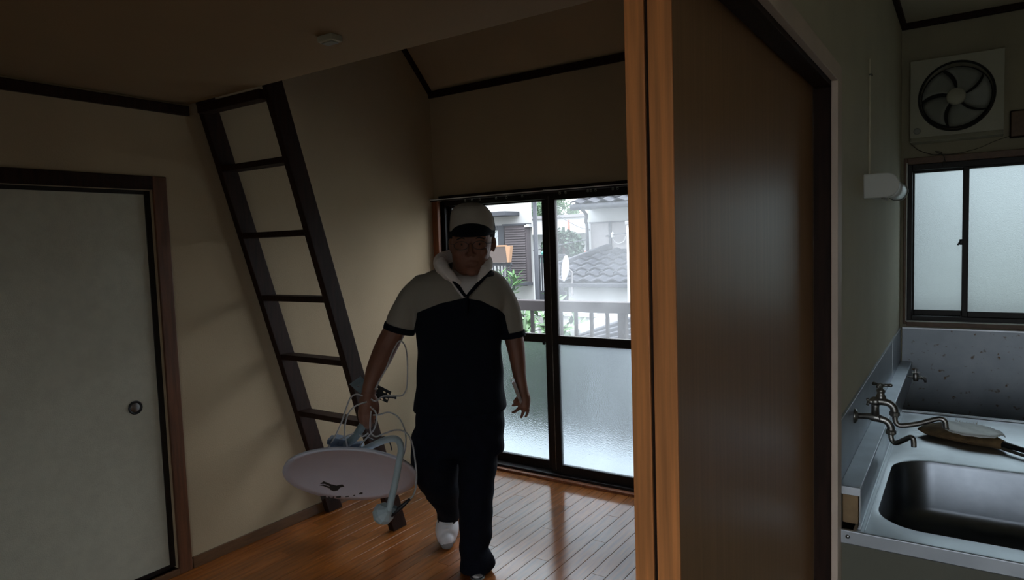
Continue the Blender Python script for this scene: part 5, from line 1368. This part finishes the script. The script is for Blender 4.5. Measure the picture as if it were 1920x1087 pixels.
bm = bmesh.new(); bar(bm, Vector(m0) + Vector((0, 0, 0.03)), Vector(m1) + Vector((0, 0, 0.04)), 0.10, 0.06); obj('verge_cap', bm, M['tile'], lr, bevel=0.015)
for i in range(6):
    bm = bmesh.new(); cx = m0[0] + 0.2 + 0.235 * i
    tube(bm, [(cx - 0.05, 0.22, m0[2] + 0.14), (cx, 0.20, m0[2] + 0.175), (cx + 0.05, 0.22, m0[2] + 0.14)], 0.014, 6); obj('snow_guard', bm, M['gunmetal'], dk)
# dish on the low roof
s_0 = (-5.008, 8.85, 1.09)
sd2 = thing('roof_dish', 'thin white satellite dish on the low tiled roof outside', 'satellite dish', s_0)
nd = Vector((-0.72, -0.69, 0.12)).normalized(); u_ = Vector((0.12, -0.1, 0.95)); u_ = (u_ - nd * u_.dot(nd)).normalized(); v_ = nd.cross(u_)
bm = bmesh.new(); pr = [[bm.verts.new(u_ * (0.20 * q * math.cos(a)) + v_ * (0.19 * q * math.sin(a)) + nd * (-0.05 * (1 - q * q))) for a in [6.2832 * i / 24 for i in range(24)]] for q in (0.05, 0.4, 0.7, 1.0)]
bm.faces.new(pr[0])
for A_, B_ in zip(pr, pr[1:]):
    for i in range(24):
        bm.faces.new((A_[i], A_[(i + 1) % 24], B_[(i + 1) % 24], B_[i]))
o = obj('reflector', bm, M['plaster_white'], sd2, smooth=True); md = o.modifiers.new('thick', 'SOLIDIFY'); md.thickness = 0.012
bm = bmesh.new(); tube(bm, [-nd * 0.04, -nd * 0.10 + Vector((0, 0, -0.05)), -nd * 0.10 + Vector((0, 0, -0.40))], 0.018, 8); obj('mast', bm, M['shutter_grey'], sd2)
bm = bmesh.new(); tube(bm, [u_ * -0.19, u_ * -0.12 + nd * 0.2], 0.010, 8); ellipsoid(bm, u_ * -0.12 + nd * 0.2, (0.03, 0.03, 0.03), 8); obj('feed_arm', bm, M['shutter_grey'], sd2)
# pale pole, wires
up = (-3.579, 8, 1.349)
pp = thing('pale_pole', 'pale grey pole rising at the right edge of the window view', 'pole', (up[0], 8.0, -3.2))
bm = bmesh.new(); tube(bm, [(0, 0, 0), (0, 0, 3.2 + ((-3.593, 8, 1.691))[2])], [0.045, 0.03], 12); obj('shaft', bm, M['plaster_white'], pp, smooth=True)
obj('cap', boxes((-0.04, 0.04, -0.04, 0.04, 3.2 + ((-3.593, 8, 1.691))[2] - 0.01, 3.2 + ((-3.593, 8, 1.691))[2] + 0.04)), M['shutter_grey'], pp, bevel=0.01)
for nm, pts, r_, lab in (('overhead_wire', [(-7.865, 12.5, 1.313), (-6.67, 11.6, 1.429), (-5.709, 10.8, 1.507), (-4.758, 10, 1.577)], 0.011, 'thick grey wire running to the shutter of the grey house'),
                         ('overhead_wire', [(-4.758, 10, 1.577), (-4.238, 9.2, 1.582), (-3.515, 8, 1.579)], 0.009, 'short grey wire between the grey house and the pale pole'),
                         ('overhead_wire', [(-7.724, 13, 2.189), (-6.759, 12, 1.932), (-5.918, 11, 1.756), (-5.25, 10.15, 1.674)], 0.007, 'thin wire sloping down to the corner of the grey house')):
    bm = bmesh.new(); P = smooth_path(pts, 6); b_ = Vector(P[-1]); tube(bm, [Vector(q) - b_ for q in P], r_, 6)
    o = obj(nm, bm, M['gunmetal'], smooth=True); o.location = b_; tag(o, lab, 'wire')
ins = (-4.758, 10, 1.577)
bm = bmesh.new(); lathe(bm, [(0.02, 0), (0.035, 0.02), (0.02, 0.05), (0.03, 0.07), (0.01, 0.10)], (0, 0, -0.05), (0, 0, 1), 12)
isl = obj('insulator', bm, M['plaster_white'], smooth=True); isl.location = ins; tag(isl, 'small white insulator on the shutters of the grey house', 'insulator')
bm = bmesh.new(); o_ = Vector((-4.782, 10.05, 1.578)); tube(bm, [Vector(q) - o_ for q in smooth_path([(-4.782, 10.05, 1.56), (-4.779, 10.1, 1.473), (-4.713, 10.12, 1.435), (-4.618, 10.12, 1.468), (-4.587, 10.12, 1.553)], 5)], 0.008, 6)
o = obj('drop_cable', bm, M['plaster_white'], smooth=True); o.location = o_; tag(o, 'white slack cable loop hanging on the grey shutter', 'cable')

# lower things glimpsed between the pickets
gw = thing('garden_wall', 'white garden building seen low between the railing pickets', 'wall', (((-4.468, 8, 0.3477))[0], 8.0, -3.2))
z_ = ((-4.464, 8, 0.48))[2] + 3.2
obj('wall_panel', boxes((-2.9, 0.35, 0, 0.2, 0, z_)), M['plaster_white'], gw)
obj('grey_door', boxes((-0.50, -0.14, -0.04, 0, 0, z_ - 0.03)), M['shutter_grey'], gw, bevel=0.01)
obj('wall_cap', boxes((-2.95, 0.4, -0.05, 0.25, z_, z_ + 0.05)), M['plaster_grey'], gw)
leafy('garden_bush', 'pale green bush low behind the right part of the railing', (*((-3.889, 7.2, 0.4357))[:2], -3.2), 140, 0.6, 3.85, 0.16, 0.04, M['leaf'], 15, 9, low=0.85)
sr_ = thing('porch_roof', 'dark tiled porch roof with white ridge low behind the pickets', 'roof', (-3.287, 6.6, 0.5541))
o_ = Vector((-3.287, 6.6, 0.5541)); i0 = Vector((-3.525, 6.4, 0.4513)) - o_; i1 = Vector((-3.245, 7.4, 0.6113)) - o_; i2 = Vector((-2.552, 5.9, 0.426)) - o_; i3 = Vector((-3.182, 5.9, 0.3858)) - o_
bm = bmesh.new(); prism(bm, [i0, i1, i2, i3], (0, 0, -0.08)); obj('roof_slope', bm, M['tile'], sr_)
bm = bmesh.new(); bar(bm, i0 + Vector((0, 0, 0.05)), i1 + Vector((0, 0, 0.05)), 0.16, 0.11); obj('ridge', bm, M['plaster_grey'], sr_, bevel=0.02)
for k in range(1, 6):
    q = k / 6; bm = bmesh.new(); bar(bm, i0.lerp(i3, q) + Vector((0, 0, 0.02)), i1.lerp(i2, q) + Vector((0, 0, 0.02)), 0.05, 0.05); obj('tile_course', bm, M['tile'], sr_, bevel=0.01)
obj('porch_wall', boxes((-0.05, 2.2, 0.15, 0.6, -o_.z - 3.2, -0.35)), M['plaster_grey'], sr_)

# hedge plants added in the garden to darken the view through frosted panes
for i, (hx_, hy_, lab) in enumerate(((-5.6, 7.2, 'added dark hedge in the garden left of the white garden building'), (-4.6, 6.9, 'added dark hedge low in front of the white garden building'), (-3.7, 6.9, 'added dark hedge beside the porch roof'), (-2.6, 7.0, 'added dark hedge at the right end of the garden'))):
    tree('added_hedge', lab, (hx_, hy_, -3.2), ((hx_, hy_, -1.55), (0.46, 0.42, 1.7)), 2200, 0.10, M['leaf_dark'], 40 + i, 0.06)
